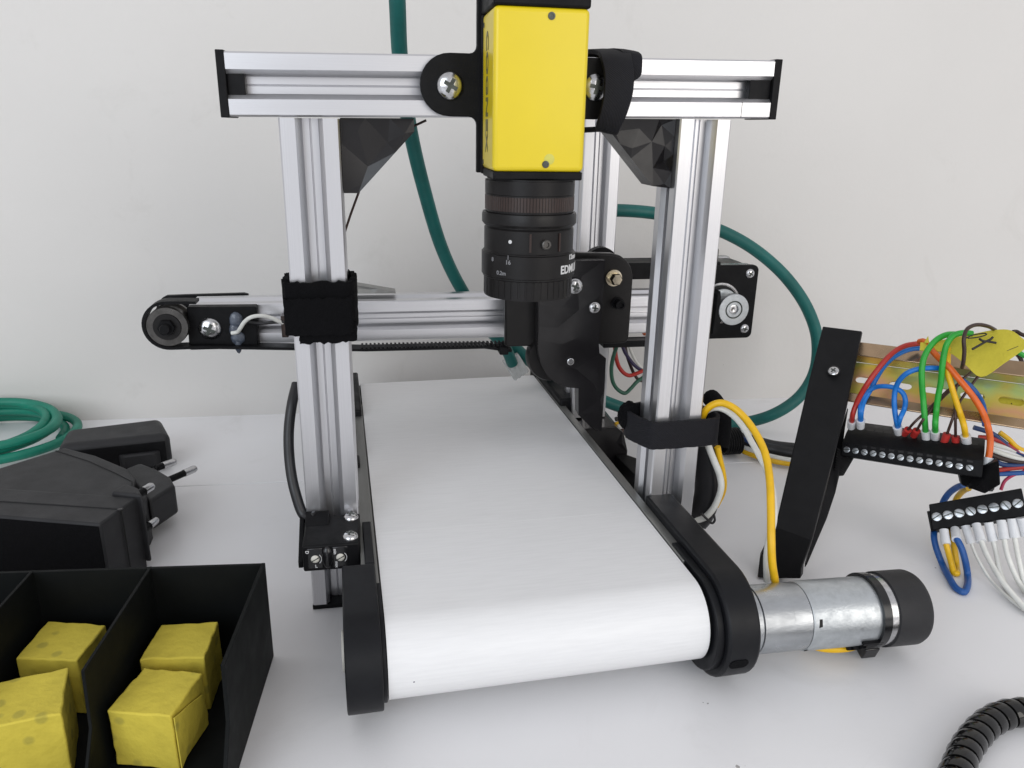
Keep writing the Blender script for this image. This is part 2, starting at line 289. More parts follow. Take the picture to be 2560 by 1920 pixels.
def facet_plate(bm, poly, thick, nrm, step=6.5, amp=0.8, mi=0):
    """plate whose front is broken into irregular triangular facets"""
    nrm = Vector(nrm).normalized(); P = [Vector(p) for p in poly]; o = P[0]; u, v, _ = frame(nrm)
    P2 = [Vector(((p - o).dot(u), (p - o).dot(v))) for p in P]
    pts = []
    for i in range(len(P2)):
        a, b = P2[i], P2[(i + 1) % len(P2)]; k = max(1, int((b - a).length / step))
        for j in range(k): pts.append(a.lerp(b, j / k))
    nb = len(pts); inner = []
    x0, x1 = min(p.x for p in P2), max(p.x for p in P2); y0, y1 = min(p.y for p in P2), max(p.y for p in P2)
    y = y0 + step / 2
    while y < y1:
        x = x0 + step / 2
        while x < x1:
            q = Vector((x + random.uniform(-.35, .35) * step, y + random.uniform(-.35, .35) * step)); c = False
            for i in range(nb):
                a, b = pts[i], pts[(i + 1) % nb]
                if (a.y > q.y) != (b.y > q.y) and q.x < (b.x - a.x) * (q.y - a.y) / (b.y - a.y) + a.x: c = not c
            if c and min((q - a).length for a in pts) > step * .4: inner.append(q)
            x += step
        y += step
    vv, ee, ff, *_ = geometry.delaunay_2d_cdt(pts + inner, [(i, (i + 1) % nb) for i in range(nb)], [], 1, 1e-4)
    fr = [bm.verts.new(o + u * p.x + v * p.y + (nrm * random.uniform(-amp, amp * .3) if i >= nb else nrm * 0)) for i, p in enumerate(vv)]
    for t in ff: bm.faces.new([fr[i] for i in t]).material_index = mi
    bk = [bm.verts.new(fr[i].co - nrm * thick) for i in range(nb)]; bm.faces.new(bk)
    for i in range(nb): bm.faces.new((fr[i], fr[(i + 1) % nb], bk[(i + 1) % nb], bk[i]))
def text_mesh(s_, size, ext=0.05):
    cu = bpy.data.curves.new('t', 'FONT'); cu.body = s_; cu.size = size; cu.extrude = ext; cu.align_x = 'CENTER'; cu.align_y = 'CENTER'; cu.resolution_u = 3; cu.offset = size * 0.026
    o = bpy.data.objects.new('t', cu); COL.objects.link(o); bpy.context.view_layer.update()
    me = bpy.data.meshes.new_from_object(o.evaluated_get(bpy.context.evaluated_depsgraph_get()))
    bpy.data.objects.remove(o); bm = NB(); bm.from_mesh(me); bpy.data.meshes.remove(me); return bm
def text_on(name, s_, size, p, right, up, m_, parent, bend=None, sx=1.0, local=False):
    """raised print; bend=(centre x, centre y, radius) wraps it round an upright cylinder"""
    bm = text_mesh(s_, size); R_, U = Vector(right).normalized(), Vector(up).normalized(); n = R_.cross(U); p = Vector(p)
    if bend: bmesh.ops.subdivide_edges(bm, edges=[e for e in bm.edges if e.calc_length() > 0.6], cuts=1)
    for v in bm.verts:
        x, y, z = v.co; x *= sx
        if bend:
            cx, cy, r_, a0 = bend; a = a0 + x / r_; rr = r_ + z
            v.co = Vector((cx + rr * math.sin(a), cy - rr * math.cos(a), p.z + y))
        else: v.co = p + R_ * x + U * y + n * z
    return obj(name, bm, m_, parent, smooth=30, local=local)

# ================================================================ THE SETTING
def quad_sheet(name, pts, th, m_, org=(0, 0, 0)):
    bm = NB(); prism(bm, pts, (0, 0, -th)); return obj(name, bm, m_, None, bevel=0.5, org=org)
k_w = -0.0350; k_s = -0.0413
def wl(x): return 235.0 + k_w * (x + 0)
def sl(x): return 125.3 + k_s * (x + 0)
bm = NB(); prism(bm, [(-900, sl(-900) - .35, 0), (1100, sl(1100) - .35, 0), (1100, -900, 0), (-900, -900, 0)], (0, 0, -25))
tb = obj('table_top', bm, 'table', None, bevel=0.45); tb['kind'] = 'structure'; tb['label'] = 'white laminate table top in two butted panels'
bm = NB(); prism(bm, [(-900, wl(-900) + 2, 0), (1100, wl(1100) + 2, 0), (1100, sl(1100) + .35, 0), (-900, sl(-900) + .35, 0)], (0, 0, -25))
t2 = obj('panel', bm, 'table', tb, bevel=0.45)
bm = NB(); prism(bm, [(-900, wl(-900), -300), (1100, wl(1100), -300), (1100, wl(1100) + 60, -300), (-900, wl(-900) + 60, -300)], (0, 0, 1400))
wa = obj('wall', bm, 'wall', None); wa['kind'] = 'structure'; wa['label'] = 'plain off-white painted wall behind the table'

# ================================================================ CAMERA FRAME
HB = 191.5; BT = 0.0163; LB = 192.0
fr = thing('extrusion_frame', 'silver aluminium portal with black end caps standing over the white conveyor belt', 'frame', (96, 10, 0))
vslot('beam', (0, 10, HB + 10), (LB, 10, HB + 10 + LB * BT), (0, 0, 1), 'alu_x', fr)
for x0 in (15.4, 157.3):
    vslot('post', (x0 + 10, 10, 2), (x0 + 10, 10, HB - .3 + BT * x0), (0, 1, 0), 'alu_z', fr)
    bm = NB(); box(bm, x0 - .2, x0 + 20.2, -.2, 20.2, 0, 1.9); obj('foot_cap', bm, 'black', fr, bevel=.3)
for x0, x1, i0, i1, dz in ((-2.7, 0, 0, 5.6, 0), (LB, LB + 2.7, LB - 8.2, LB, LB * BT)):
    bm = NB(); box(bm, x0, x1, -.3, 20.3, HB - .4 + dz, HB + 20.4 + dz); box(bm, i0, i1, 1.6, 5, HB + 6.2 + dz, HB + 13.8 + dz)
    obj('end_cap', bm, 'black', fr, bevel=.25)
bm = NB(); facet_plate(bm, [(35.6, 4, 191.8), (35.6, 4, 166.6), (40.8, 4, 166.6), (60.9, 4, 187.7), (60.9, 4, 192.1)], 13, (0, -1, 0), 7.5, 2.6); obj('corner_bracket', bm, 'facet', fr, smooth=4)
bm = NB(); facet_plate(bm, [(157.1, 4, 193.7), (131.5, 4, 193.4), (131.5, 4, 189.6), (150.0, 4, 169.6), (157.1, 4, 168.8)], 13, (0, -1, 0), 6.2, 3.0); obj('corner_bracket', bm, 'facet', fr, smooth=4)
bm = NB(); sweep(bm, [Vector((34.5, 18, 150)), Vector((37.5, 18, 158)), Vector((41, 17.5, 166.5)), Vector((48, 14, 176)), Vector((61, 17, 189.3)), Vector((66, 16, 191.6))], circ(.5, 6)); obj('pull_cord', bm, 'w_brown', fr)

bm = NB(); zz_ = HB + BT * 181; box(bm, 180.6, 180.8, -.06, .5, zz_ + .3, zz_ + 5.6); obj('scribed_line', bm, 'slotdark', fr)
# ================================================================ VISION CAMERA
vc = thing('vision_camera', 'bright yellow box-shaped machine vision camera with black lens hanging from the silver beam', 'camera', (98.5, -16.5, 130))
bm = NB(); box(bm, 83.5, 113.5, -30, -6, 176.2, 224.7); obj('housing', bm, 'yellow', vc, bevel=1.6, seg=4)
bm = NB(); box(bm, 83.3, 113.7, -29.9, -3.2, 224.7, 238); obj('rear_housing', bm, 'black', vc, bevel=.8)
bm = NB(); box(bm, 83.2, 113.8, -6, -3.2, 174.2, 224.8); box(bm, 83.8, 113.2, -29.6, -6, 173.6, 176.3); obj('back_plate', bm, 'black', vc, bevel=.5)
for x, z in ((101.2, 222.2), (100.7, 178.6)): screw('screw', (x, -30, z), (0, -1, 0), 1.15, vc, 'socket', .25, 'gun')
for y, z in ((-9.2, 221.2), (-9.2, 178.4)): screw('screw', (83.5, y, z), (-1, 0, 0), .8, vc, 'socket', .15, 'gun')
text_on('logo_print', 'COGNEX', 6.4, (83.42, -16.5, 200.5), (0, 0, -1), (0, -1, 0), 'ink2', vc, sx=1.35)
bm = NB(); lathe(bm, (101.9, -30.02, 180.2), (0, -1, 0), [(0, 1.7), (.03, 1.6)], 18); obj('smudge', bm, 'smudge', vc)
# lens, one lathe per ring
LX, LY = 98.5, -16.5
lens = bpy.data.objects.new('lens', None)
def ring(name, z1, z0, prof, m_, parent=None, seg=64):
    bm = NB(); lathe(bm, (LX, LY, z1), (0, 0, -1), [(t * (z1 - z0), r) for t, r in prof], seg); return obj(name, bm, m_, parent or vc, smooth=35)
lb = ring('lens', 173.6, 134.0, [(0, 14.6), (.12, 14.6), (.13, 15.2), (.265, 15.2), (.265, 15.0), (.40, 15.0), (.415, 15.5), (.60, 15.5), (.61, 15.9), (.83, 15.9), (.84, 15.4), (1, 15.4), (1, 13.4), (.93, 12.6), (.93, .1)], 'anod')
ring('lens_mount', 173.0, 168.6, [(0, 15.3), (1, 15.3)], 'anod', lb)
bm = NB(); n_ = 90
for k in range(n_):
    a0 = 2 * math.pi * k / n_
    for rr, z1, z0 in ((15.3, 168.0, 163.4),):
        q = [Vector((LX + rr * math.cos(a0 + d_), LY + rr * math.sin(a0 + d_), 0)) for d_ in (0, 2 * math.pi / n_ * .55)] + [Vector((LX + 15.1 * math.cos(a0 + d_), LY + 15.1 * math.sin(a0 + d_), 0)) for d_ in (2 * math.pi / n_ * .8, -.02)]
        prism(bm, [p + Vector((0, 0, z0)) for p in q], (0, 0, z1 - z0))
o_ = obj('locking_ring', bm, 'brown', lb, smooth=20)
ring('iris_ring', 162.7, 158.2, [(0, 15.2), (.05, 16.0), (.25, 16.3), (.8, 16.3), (1, 15.6)], 'anod', lb)
ring('focus_ring', 149.3, 141.2, [(0, 15.8), (.04, 16.35), (.96, 16.35), (1, 15.8)], 'anod', lb)
bm = NB()
for k in range(40):
    a0 = 2 * math.pi * k / 40; q = [Vector((LX + rr * math.cos(a0 + d_), LY + rr * math.sin(a0 + d_), 134.6)) for rr, d_ in ((15.55, -.055), (15.55, .055), (15.2, .065), (15.2, -.065))]
    prism(bm, q, (0, 0, 6.0))
obj('grip_ring', bm, 'anod', lb, smooth=20)
bm = NB(); lathe(bm, (LX + 2.5, LY - 15.0, 153.2), (.16, -1, 0), [(0, 1.6), (1.6, 1.6), (1.8, 1.3), (1.8, .9), (1.2, .8)], 20); obj('thumb_screw', bm, 'gun', lb)
for a0 in (-.16, .52):
    bm = NB(); c, s_ = math.sin(a0), math.cos(a0); box(bm, -.35, .35, -.35, .5, 150.6, 156.6); bmesh.ops.transform(bm, matrix=Matrix.Translation((LX + 15.5 * c, LY - 15.5 * s_, 0)) @ Matrix.Rotation(a0, 4, 'Z'), verts=bm.verts); obj('window_edge', bm, 'brown', lb)
def mark(a0, z, r_, m_='inkw', rad=15.6, name='index_dot'):
    n = Vector((math.sin(a0), -math.cos(a0), 0)); bm = NB(); lathe(bm, Vector((LX, LY, z)) + n * rad, n, [(0, r_), (.1, r_)], 14); obj(name, bm, m_, lb)
mark(-.60, 153.8, .62)
text_on('scale_print', '16', 2.0, (0, 0, 147.0), (1, 0, 0), (0, 0, 1), 'inkg', lb, bend=(LX, LY, 16.40, -.62))
text_on('scale_print', '|', 1.6, (0, 0, 148.8), (1, 0, 0), (0, 0, 1), 'inkg', lb, bend=(LX, LY, 16.40, -.62))
text_on('scale_print', '8', 1.9, (0, 0, 147.4), (1, 0, 0), (0, 0, 1), 'inkg', lb, bend=(LX, LY, 16.40, -1.02))
text_on('scale_print', '0.2m', 1.9, (0, 0, 143.2), (1, 0, 0), (0, 0, 1), 'inkg', lb, bend=(LX, LY, 16.40, -.78))
text_on('lens_print', 'EDMUND', 3.9, (0, 0, 144.2), (1, 0, 0), (0, 0, 1), 'inkw', lb, bend=(LX, LY, 16.42, 1.0), sx=.92)
text_on('lens_print', '12mm', 2.4, (0, 0, 148.2), (1, 0, 0), (0, 0, 1), 'inkw', lb, bend=(LX, LY, 16.42, .98))
# mounting bracket
bm = NB(); cz = 203.0; pts = []
xl_, xr_ = 72.8, 124.2; R_ = 10.1
def arc(cx, cz_, r_, a0, a1, n): return [(cx + r_ * math.cos(math.radians(a0 + (a1 - a0) * i / n)), -3.2, cz_ + r_ * math.sin(math.radians(a0 + (a1 - a0) * i / n))) for i in range(n + 1)]
pts = arc(xl_, cz, R_, 90, 270, 14) + arc(79.4, cz - R_ - 2.6, 2.6, 90, 0, 4) + [(82.0, -3.2, 174.4), (115.0, -3.2, 174.4)] + arc(117.6, cz - R_ - 2.6, 2.6, 180, 90, 4) + arc(xr_, cz, R_, -90, 90, 14) + arc(117.6, cz + R_ + 2.6, 2.6, 270, 180, 4) + [(115.0, -3.2, 240), (82.0, -3.2, 240)] + arc(79.4, cz + R_ + 2.6, 2.6, 0, -90, 4)
prism(bm, pts, (0, 2.9, 0)); obj('mounting_plate', bm, 'black', vc, bevel=.35)
screw('screw', (xl_, -3.2, cz - .3), (0, -1, 0), 4.7, vc, 'cross', 2.4, 'steel', .5)
screw('screw', (xr_ - .6, -3.2, cz + .5), (0, -1, 0), 4.7, vc, 'cross', 2.4, 'steel', .2)

# ================================================================ STRAPS
bm = NB()
rows = [((121, 21.5, 205), (133, 21.5, 205)), ((120, 21.5, 214.5), (132, 21.5, 215)), ((124.9,3.0,215.32),(136.79,3.0,215.71)), ((124.48,-6.0,212.19),(135.38,-6.0,211.89)), ((125.02,-9.0,206.94),(135.46,-9.0,206.59)), ((124.77,-10.0,201.14),(134.94,-10.0,201.0)), ((124.0,-9.0,194.66),(133.53,-9.0,194.6)), ((123.94,-5.0,190.58),(131.97,-5.0,188.84)), ((127.59,6.0,189.78),(135.68,6.0,189.92)), ((118, 21, 189), (127, 21, 189))]
ribbon(bm, rows, 1.6); st = obj('cable_strap', bm, 'web', None, bevel=.25, org=(126, 0, 190), smooth=50)
tag(st, 'black woven strap looped round the silver beam right beside the yellow camera', 'strap')
bm = NB(); ribbon(bm, [((128, 21.5, 200), (137, 21.5, 200)), ((129, 21.5, 214.3), (137.6, 21.5, 214.3)), ((133.17,-1.5,214.98),(140.09,-1.5,214.29)), ((133.65,-3.0,211.4),(140.1,-3.0,210.94)), ((133.95,-3.0,206.86),(139.76,-3.0,207.67)), ((132.66,-3.0,204.2),(136.96,-3.0,205.63))], 1.3)
obj('strap_tail', bm, 'web', st, smooth=50)
def ring_strap(name, poly, z0, z1, th, m_, label, parent=None, zslope=0, fuzz=.5):
    bm = NB(); path = spline(poly + [poly[0]], 6)[:-1]; n = len(path); nz = 8; rows = []
    for i, p in enumerate(path):
        d = (path[(i + 1) % n] - path[i - 1]).normalized(); nn = Vector((d.y, -d.x, 0)); col = []
        for j in range(nz + 1):
            z = z0 + (z1 - z0) * j / nz + zslope * (p.x - path[0].x); f_ = random.uniform(-fuzz, fuzz) * .5; e = random.uniform(-fuzz, fuzz) if j in (0, nz) else 0
            col.append(Vector((p.x, p.y, z + e)) + nn * (th / 2 + f_))
        for j in range(nz, -1, -1): q = col[j] - nn * th; col.append(q)
        rows.append([bm.verts.new(q) for q in col])
    k = len(rows[0])
    for i in range(n):
        for j in range(k): bm.faces.new((rows[i][j], rows[i][(j + 1) % k], rows[(i + 1) % n][(j + 1) % k], rows[(i + 1) % n][j]))
    o = obj(name, bm, m_, parent, smooth=60, org=(poly[0][0], poly[0][1], z0) if parent is None else None)
    if label: tag(o, label, 'strap')
    return o
s1 = ring_strap('cable_strap', [(14.5, -1.8, 0), (20, -2.0, 0), (30, -2.2, 0), (36.4, -1.8, 0), (37.4, 3, 0), (37.2, 16, 0), (34, 21.6, 0), (24, 22, 0), (14.6, 21, 0), (13.2, 14, 0), (13.4, 3, 0)], 118.5, 136.2, 2.0, 'velcro', 'wide fuzzy black strap wrapped round the left silver post')
ring_strap('strap_flap', [(13.2, -3.2, 0), (20, -4.6, 0), (30, -4.8, 0), (36.2, -4.0, 0), (36.8, -2.6, 0), (30, -3.2, 0), (20, -3.0, 0), (14.6, -2.4, 0)], 117.2, 130.6, .9, 'velcro', None, s1, .02)
ring_strap('strap_flap', [(18, -2.6, 0), (25, -3.4, 0), (33, -3.4, 0), (37.6, -2.4, 0), (36.5, -1.6, 0), (27, -1.8, 0), (19, -1.4, 0)], 114.0, 121.0, 1.4, 'velcro', None, s1, .02)
s2 = ring_strap('cable_strap', [(155.2, -1.8, 0), (160, -2.4, 0), (170, -2.4, 0), (178, -2.2, 0), (183.5, -1.0, 0), (185.6, 3, 0), (184, 12, 0), (178.5, 20, 0), (170, 22.5, 0), (159, 22.5, 0), (151.5, 19, 0), (149.8, 12, 0), (152, 5, 0)], 64.3, 76.0, 1.5, 'web', 'black ribbed strap tying yellow and white wires to the right silver post', None, 0.02, .12)
bm = NB(); bmesh.ops.create_icosphere(bm, subdivisions=4, radius=1.0)
for v in bm.verts: v.co = Vector((151.0 + v.co.x * 4.6, 16 + v.co.y * 4.5, 72.6 + v.co.z * 6.4)) + v.co * random.uniform(-.35, .35)
obj('strap_end', bm, 'velcro', s2)

# ================================================================ CONVEYOR (own axes: x across, y along)
cv = thing('belt_conveyor', 'low conveyor with a wide white belt running back under the silver portal', 'conveyor', (0, 0, 0), 0.037)
XA, XB_, ZB, RR, YF, YR = 41.6, 151.3, 38.0, 15.0, -64.0, 176.0
def loop_pts(r, yf, yr, zc, n=18):
    p = []
    for i in range(n + 1): a = math.pi / 2 + math.pi * i / n; p.append((yf + r * math.cos(a), zc + r * math.sin(a)))
    for i in range(n + 1): a = -math.pi / 2 + math.pi * i / n; p.append((yr + r * math.cos(a), zc + r * math.sin(a)))
    return p
bm = NB(); outer = loop_pts(RR, YF, YR, ZB - RR, 24); inn = loop_pts(RR - .9, YF, YR, ZB - RR, 24); n = len(outer)
def sag(x, y): return 0
for a, b_ in ((outer, 1), (inn, -1)):
    pass
vo = [[bm.verts.new((x, y, z)) for y, z in outer] for x in (XA, XB_)]; vi = [[bm.verts.new((x, y, z)) for y, z in inn] for x in (XA, XB_)]
for i in range(n):
    j = (i + 1) % n
    bm.faces.new((vo[0][i], vo[0][j], vo[1][j], vo[1][i])); bm.faces.new((vi[0][i], vi[1][i], vi[1][j], vi[0][j]))
    for s_ in (0, 1): bm.faces.new((vo[s_][i], vo[s_][j], vi[s_][j], vi[s_][i]))
obj('belt', bm, 'belt', cv, local=True, smooth=30)
bm = NB(); box(bm, XA, XB_, -10.7, -1.7, 37.9, 38.025); obj('belt_splice', bm, 'belt', cv, local=True)
for y in (YF, YR):
    bm = NB(); cyl(bm, (40.6, y, ZB - RR), (152.5, y, ZB - RR), RR - 1.1, seg=40); obj('roller', bm, 'black', cv, local=True)
bm = NB(); lathe(bm, (49.6, -78.9, 21.6), (0.0, -1, -.1), [(0, .3), (.06, .2)], 7); obj('ink_mark', bm, 'w_purple', cv, local=True)
for x0, x1, y0 in ((35.2, 41.0, -47), (151.9, 155.7, -52)):
    bm = NB(); box(bm, x0, x1, y0, 174, 21, 38.3); obj('side_rail', bm, 'grey_rail', cv, local=True, bevel=.3)
bm = NB(); box(bm, 41.0, 152, -44, 150, 24.5, 34.5); obj('belt_bed', bm, 'grey_rail', cv, local=True)
def housing(name, x0, x1, yc, zc, r_, yb, zt, zb, m_, flip=1, n=20, bev=.5):
    p = [(yb, zt), (yb, zb)]
    q = []
    for i in range(n + 1):
        a = -math.pi / 2 - math.pi * i / n
        q.append((yc + flip * r_ * math.cos(a), zc + r_ * math.sin(a)))
    p = [(yb, zb)] + q + [(yb, zt)]
    bm = NB(); prism(bm, [(x0, y, z) for y, z in p], (x1 - x0, 0, 0)); return obj(name, bm, m_, cv, local=True, bevel=bev, smooth=30)
hl = housing('end_housing', 28.4, 40.0, -64.0, 22.3, 17.6, -35.2, 39.9, 4.7, 'printx')
bm = NB(); box(bm, 36.6, 40.0, -35.1, -3.4, 4.7, 39.9); obj('housing_tab', bm, 'printx', cv, local=True, bevel=.4)
housing('housing_flange', 39.9, 41.3, -64.0, 22.8, 15.6, -46, 38.4, 7.2, 'printx', bev=.3)
hr = housing('end_housing', 155.4, 167.4, -65.0, 21.8, 20.3, -5.0, 42.0, 1.6, 'printx', bev=1.0)
housing('housing_flange', 152.6, 155.5, -64.5, 21.6, 17.8, -40, 39.2, 4.0, 'printx', bev=.5)
bm = NB(); a_ = math.radians(-10)
for i in range(1): pass
p_ = Vector((158.6, -65.0 - 20.3 * math.cos(.28), 21.8 - 20.3 * math.sin(.28))); n_ = Vector((0, -math.cos(.28), -math.sin(.28))); t_ = Vector((1, 0, 0)); b_ = n_.cross(t_)
pts = [p_ - n_ * .6 + t_ * (2.2 * (1 if k < 9 else -1) * 0 + (3.0 if -90 <= (k * 20 - 90) < 90 else 0)) * 1 + (t_ * math.cos(math.radians(k * 20 - 90)) + b_ * math.sin(math.radians(k * 20 - 90))) * 2.1 for k in range(18)]
prism(bm, pts, n_ * .75); obj('oblong_hole', bm, 'velcro', cv, local=True)  # raised black patch, its colour stands in for the shade inside the hole
bm = NB(); box(bm, 152.4, 166.2, 118, 192, 24, 42.6); o_ = obj('rear_housing', bm, 'print', cv, local=True, bevel=1.2)
bm = NB(); box(bm, 28.6, 40.6, 120, 190, 24, 42); obj('rear_housing', bm, 'print', cv, local=True, bevel=1.0)
bm = NB(); box(bm, 31.5, 36.4, 62, 104, 30, 43.4); obj('side_clip', bm, 'print', cv, local=True, bevel=.5)
bm = NB(); box(bm, 31.5, 37.6, 52, 62, 28, 40.6); obj('side_clip', bm, 'print', cv, local=True, bevel=.5)
for y in (-30, 150):
    for x in (45, 140):
        bm = NB(); box(bm, x, x + 8, y, y + 8, .1, 7.0); lathe(bm, (x + 4, y + 4, 7), (0, 0, 1), [(0, 3), (1.1, 3)], 16); obj('foot', bm, 'black', cv, local=True, bevel=.4)
bm = NB(); cyl(bm, (27.0, -46, 12), (28.4, -46, 12), 7.2, seg=32); obj('side_washer', bm, 'whitescrew', cv, local=True, bevel=.3)
bm = NB(); box(bm, 35.2, 41, -8, 160, 8.5, 21); obj('side_skirt', bm, 'print', cv, local=True, bevel=.3)
bm = NB(); box(bm, 151.9, 155.7, -8, 160, 8.5, 21); obj('side_skirt', bm, 'print', cv, local=True, bevel=.3)

# gear motor
gm = thing('gear_motor', 'silver cylindrical gear motor with black end cap sticking out right of the conveyor', 'motor', (170.31475332359798,-59.77361291006225,0))
A0, A1 = Vector((169.8150919207369,-59.792010803715826,19.9)), Vector((256.3117082966661,-58.10815941023044,17.2)); ax = (A1 - A0).normalized()
def mot(name, t0, t1, prof, m_, seg=56, parent=None):
    bm = NB(); lathe(bm, A0 + ax * t0, ax, [(a * (t1 - t0), r_) for a, r_ in prof], seg); return obj(name, bm, m_, parent or gm, smooth=30)
mot('front_plate', 0, 5.6, [(0, 12.2), (.93, 12.25), (1, 12.0)], 'zinc')
mot('gearbox', 5.7, 24.6, [(0, 12.1), (.01, 12.3), (.62, 12.3), (.625, 12.24), (.99, 12.24), (1, 12.0)], 'zinc')
can = mot('motor_can', 24.7, 59, [(0, 12.3), (.02, 12.6), (.97, 12.6), (1, 12.0)], 'zinc2')
mot('steel_ring', 54.5, 58.8, [(0, 12.5), (.04, 13.3), (.96, 13.3), (1, 12.5)], 'steel')
mot('end_cap', 58.4, 73.6, [(0, 13.0), (.03, 14.0), (.86, 14.0), (.95, 13.4), (1, 11.5)], 'adapt')
ct = mot('cable_tie', 52.2, 55.4, [(0, 13.3), (0, 13.9), (1, 13.9), (1, 13.3)], 'gloss')
hp = A0 + ax * 53.8 + Vector((0, -5.5, -13.2)); bm = NB(); box(bm, -3.0, 3.0, -2.4, 2.4, -3.0, 2.6); bmesh.ops.transform(bm, matrix=Matrix.Translation(hp) @ Matrix.Rotation(.35, 4, 'X'), verts=bm.verts); obj('tie_head', bm, 'gloss', ct, bevel=.5)
bm = NB(); n = 14
va = []
for i in range(n + 1):
    a = math.radians(-125 + 75 * i / n + 0); 
    for r_ in (12.7, 14.0):
        va.append((a, r_))
U_, V_, _ = frame(ax)
def cp(t, a, r_): return A0 + ax * t + Vector((0, 1, 0)) * (r_ * math.cos(a)) + Vector((0, 0, 1)) * (r_ * math.sin(a))
for i in range(n):
    a0, a1 = math.radians(180 + 22 + 85 * i / n), math.radians(180 + 22 + 85 * (i + 1) / n)
    t0 = 46.0 + 2.5 * math.sin(i * .9)
    hexa(bm, [cp(t0, a0, 12.5), cp(54, a0, 12.5), cp(54, a1, 12.5), cp(t0, a1, 12.5), cp(t0, a0, 13.9), cp(54, a0, 13.9), cp(54, a1, 13.9), cp(t0, a1, 13.9)])
obj('black_tape', bm, 'black', gm, weld=True, smooth=60)
bm = NB()
for t_, a_, w_, h_ in ((27.5, 2.78, 1.4, 3.0), (25.2, 3.9, .8, 2.0)):
    c = cp(t_, a_, 12.62); n_ = (c - (A0 + ax * t_)).normalized(); tt = n_.cross(ax).normalized()
    hexa(bm, [c - ax * w_ / 2 - tt * h_ / 2 - n_ * .3, c + ax * w_ / 2 - tt * h_ * .4 - n_ * .3, c + ax * w_ / 2 + tt * h_ / 2 - n_ * .3, c - ax * w_ * .3 + tt * h_ / 2 - n_ * .3, c - ax * w_ / 2 - tt * h_ / 2 + n_ * .03, c + ax * w_ / 2 - tt * h_ * .4 + n_ * .03, c + ax * w_ / 2 + tt * h_ / 2 + n_ * .03, c - ax * w_ * .3 + tt * h_ / 2 + n_ * .03])
obj('crimp_notch', bm, 'dark', gm)
wire_obj('lead', [A0 + ax * 30 + Vector((0, 1, -12.8)), A0 + ax * 36 + Vector((0, -3, -13.4)), A0 + ax * 44 + Vector((0, -5, -12.9)), A0 + ax * 52 + Vector((0, -4, -12.4))], 1.3, 'w_yellow', gm)

# ================================================================ PHOTO SENSOR
se = thing('photo_sensor', 'small black sensor block with two trimmer dials clamped to the foot of the left post', 'sensor', (25.6, -12, 32.5))
bm = NB(); box(bm, 15.3, 36.0, -24, -.4, 32.4, 43.0); so = obj('body', bm, 'black', se, bevel=.7)
bm = NB(); prism(bm, [(14.6, -1, 43.0), (14.6, -17, 33), (14.6, -17, 30), (14.6, 4, 30), (14.6, 4, 44)], (-1.8, 0, 0)); obj('side_flange', bm, 'black', se, bevel=.3)
bm = NB(); prism(bm, [(15.3, -1, 43), (15.3, -9, 43), (15.3, -1, 45.6)], (9, 0, 0)); obj('cable_boot', bm, 'black', se, bevel=.4)
for y in (-4.0, -19.2): screw('screw', (32.6, y, 43), (0, 0, 1), 2.9, se, 'cross', 2.0, 'steel', .3)
for x in (19.75, 28.85):
    bm = NB(); box(bm, x - 2.8, x + 2.8, -24.2, -23.4, 33.6, 42); obj('dial_window', bm, 'gloss', se, bevel=.3)
    screw('trimmer_dial', (x, -24.2, 37.6), (0, -1, 0), 1.55, se, 'slot', .6, 'whitescrew', -.5)
    bm = NB(); sweep(bm, [Vector((x + 2.3 * math.cos(a / 6), -24.3, 37.6 + 2.3 * math.sin(a / 6))) for a in range(-5, 6)], circ(.13, 6)); obj('dial_print', bm, 'inkw', se)
bm = NB(); bmesh.ops.create_uvsphere(bm, u_segments=20, v_segments=12, radius=1)
for v in bm.verts: v.co = Vector((24.2 + v.co.x * 2.2, -24 + v.co.y * 1.7, 37.9 + v.co.z * 4.6))
obj('indicator_lens', bm, 'gloss', se)
text_on('dial_print', 'D', 1.7, (17.0, -24.3, 40.7), (0, 0, -1), (1, 0, 0), 'inkw', se)
text_on('dial_print', 'L', 1.7, (20.0, -24.3, 34.6), (1, 0, 0), (0, 0, 1), 'inkw', se)
text_on('dial_print', 'min', 1.5, (27.0, -24.3, 40.2), (0, 0, -1), (1, 0, 0), 'inkw', se)
text_on('dial_print', 'max', 1.5, (27.4, -24.3, 34.8), (0, 0, -1), (1, 0, 0), 'inkw', se)
wire_obj('sensor_cable', [(12.88,24.0,89.93), (11.08,18.0,83.59), (9.48,14.0,73.28), (9.46,10.0,61.2), (11.19,5.0,51.24), (14.6,1.0,42.49), (19.5, -2.5, 44.0)], 2.1, 'w_black', se)

# ================================================================ LINEAR AXIS
la = thing('linear_axis', 'horizontal silver aluminium rail with black pulley bracket and stepper motor behind the conveyor portal', 'linear axis', (100, 104.8, 0))
YG, ZG = 94.8, 87.9
vslot('rail', (-40.5, YG + 10, ZG + 10), (207, YG + 10, ZG + 10), (0, 0, 1), 'alu_x', la)
gp = vslot('rear_post', (164.2, 130.6, 31.8), (164.2, 130.6, 222), (0, 1, 0), 'alu_z', la)
vslot('rear_post', (21.5, 130.6, 2), (21.5, 130.6, 160), (0, 1, 0), 'alu_z', la)
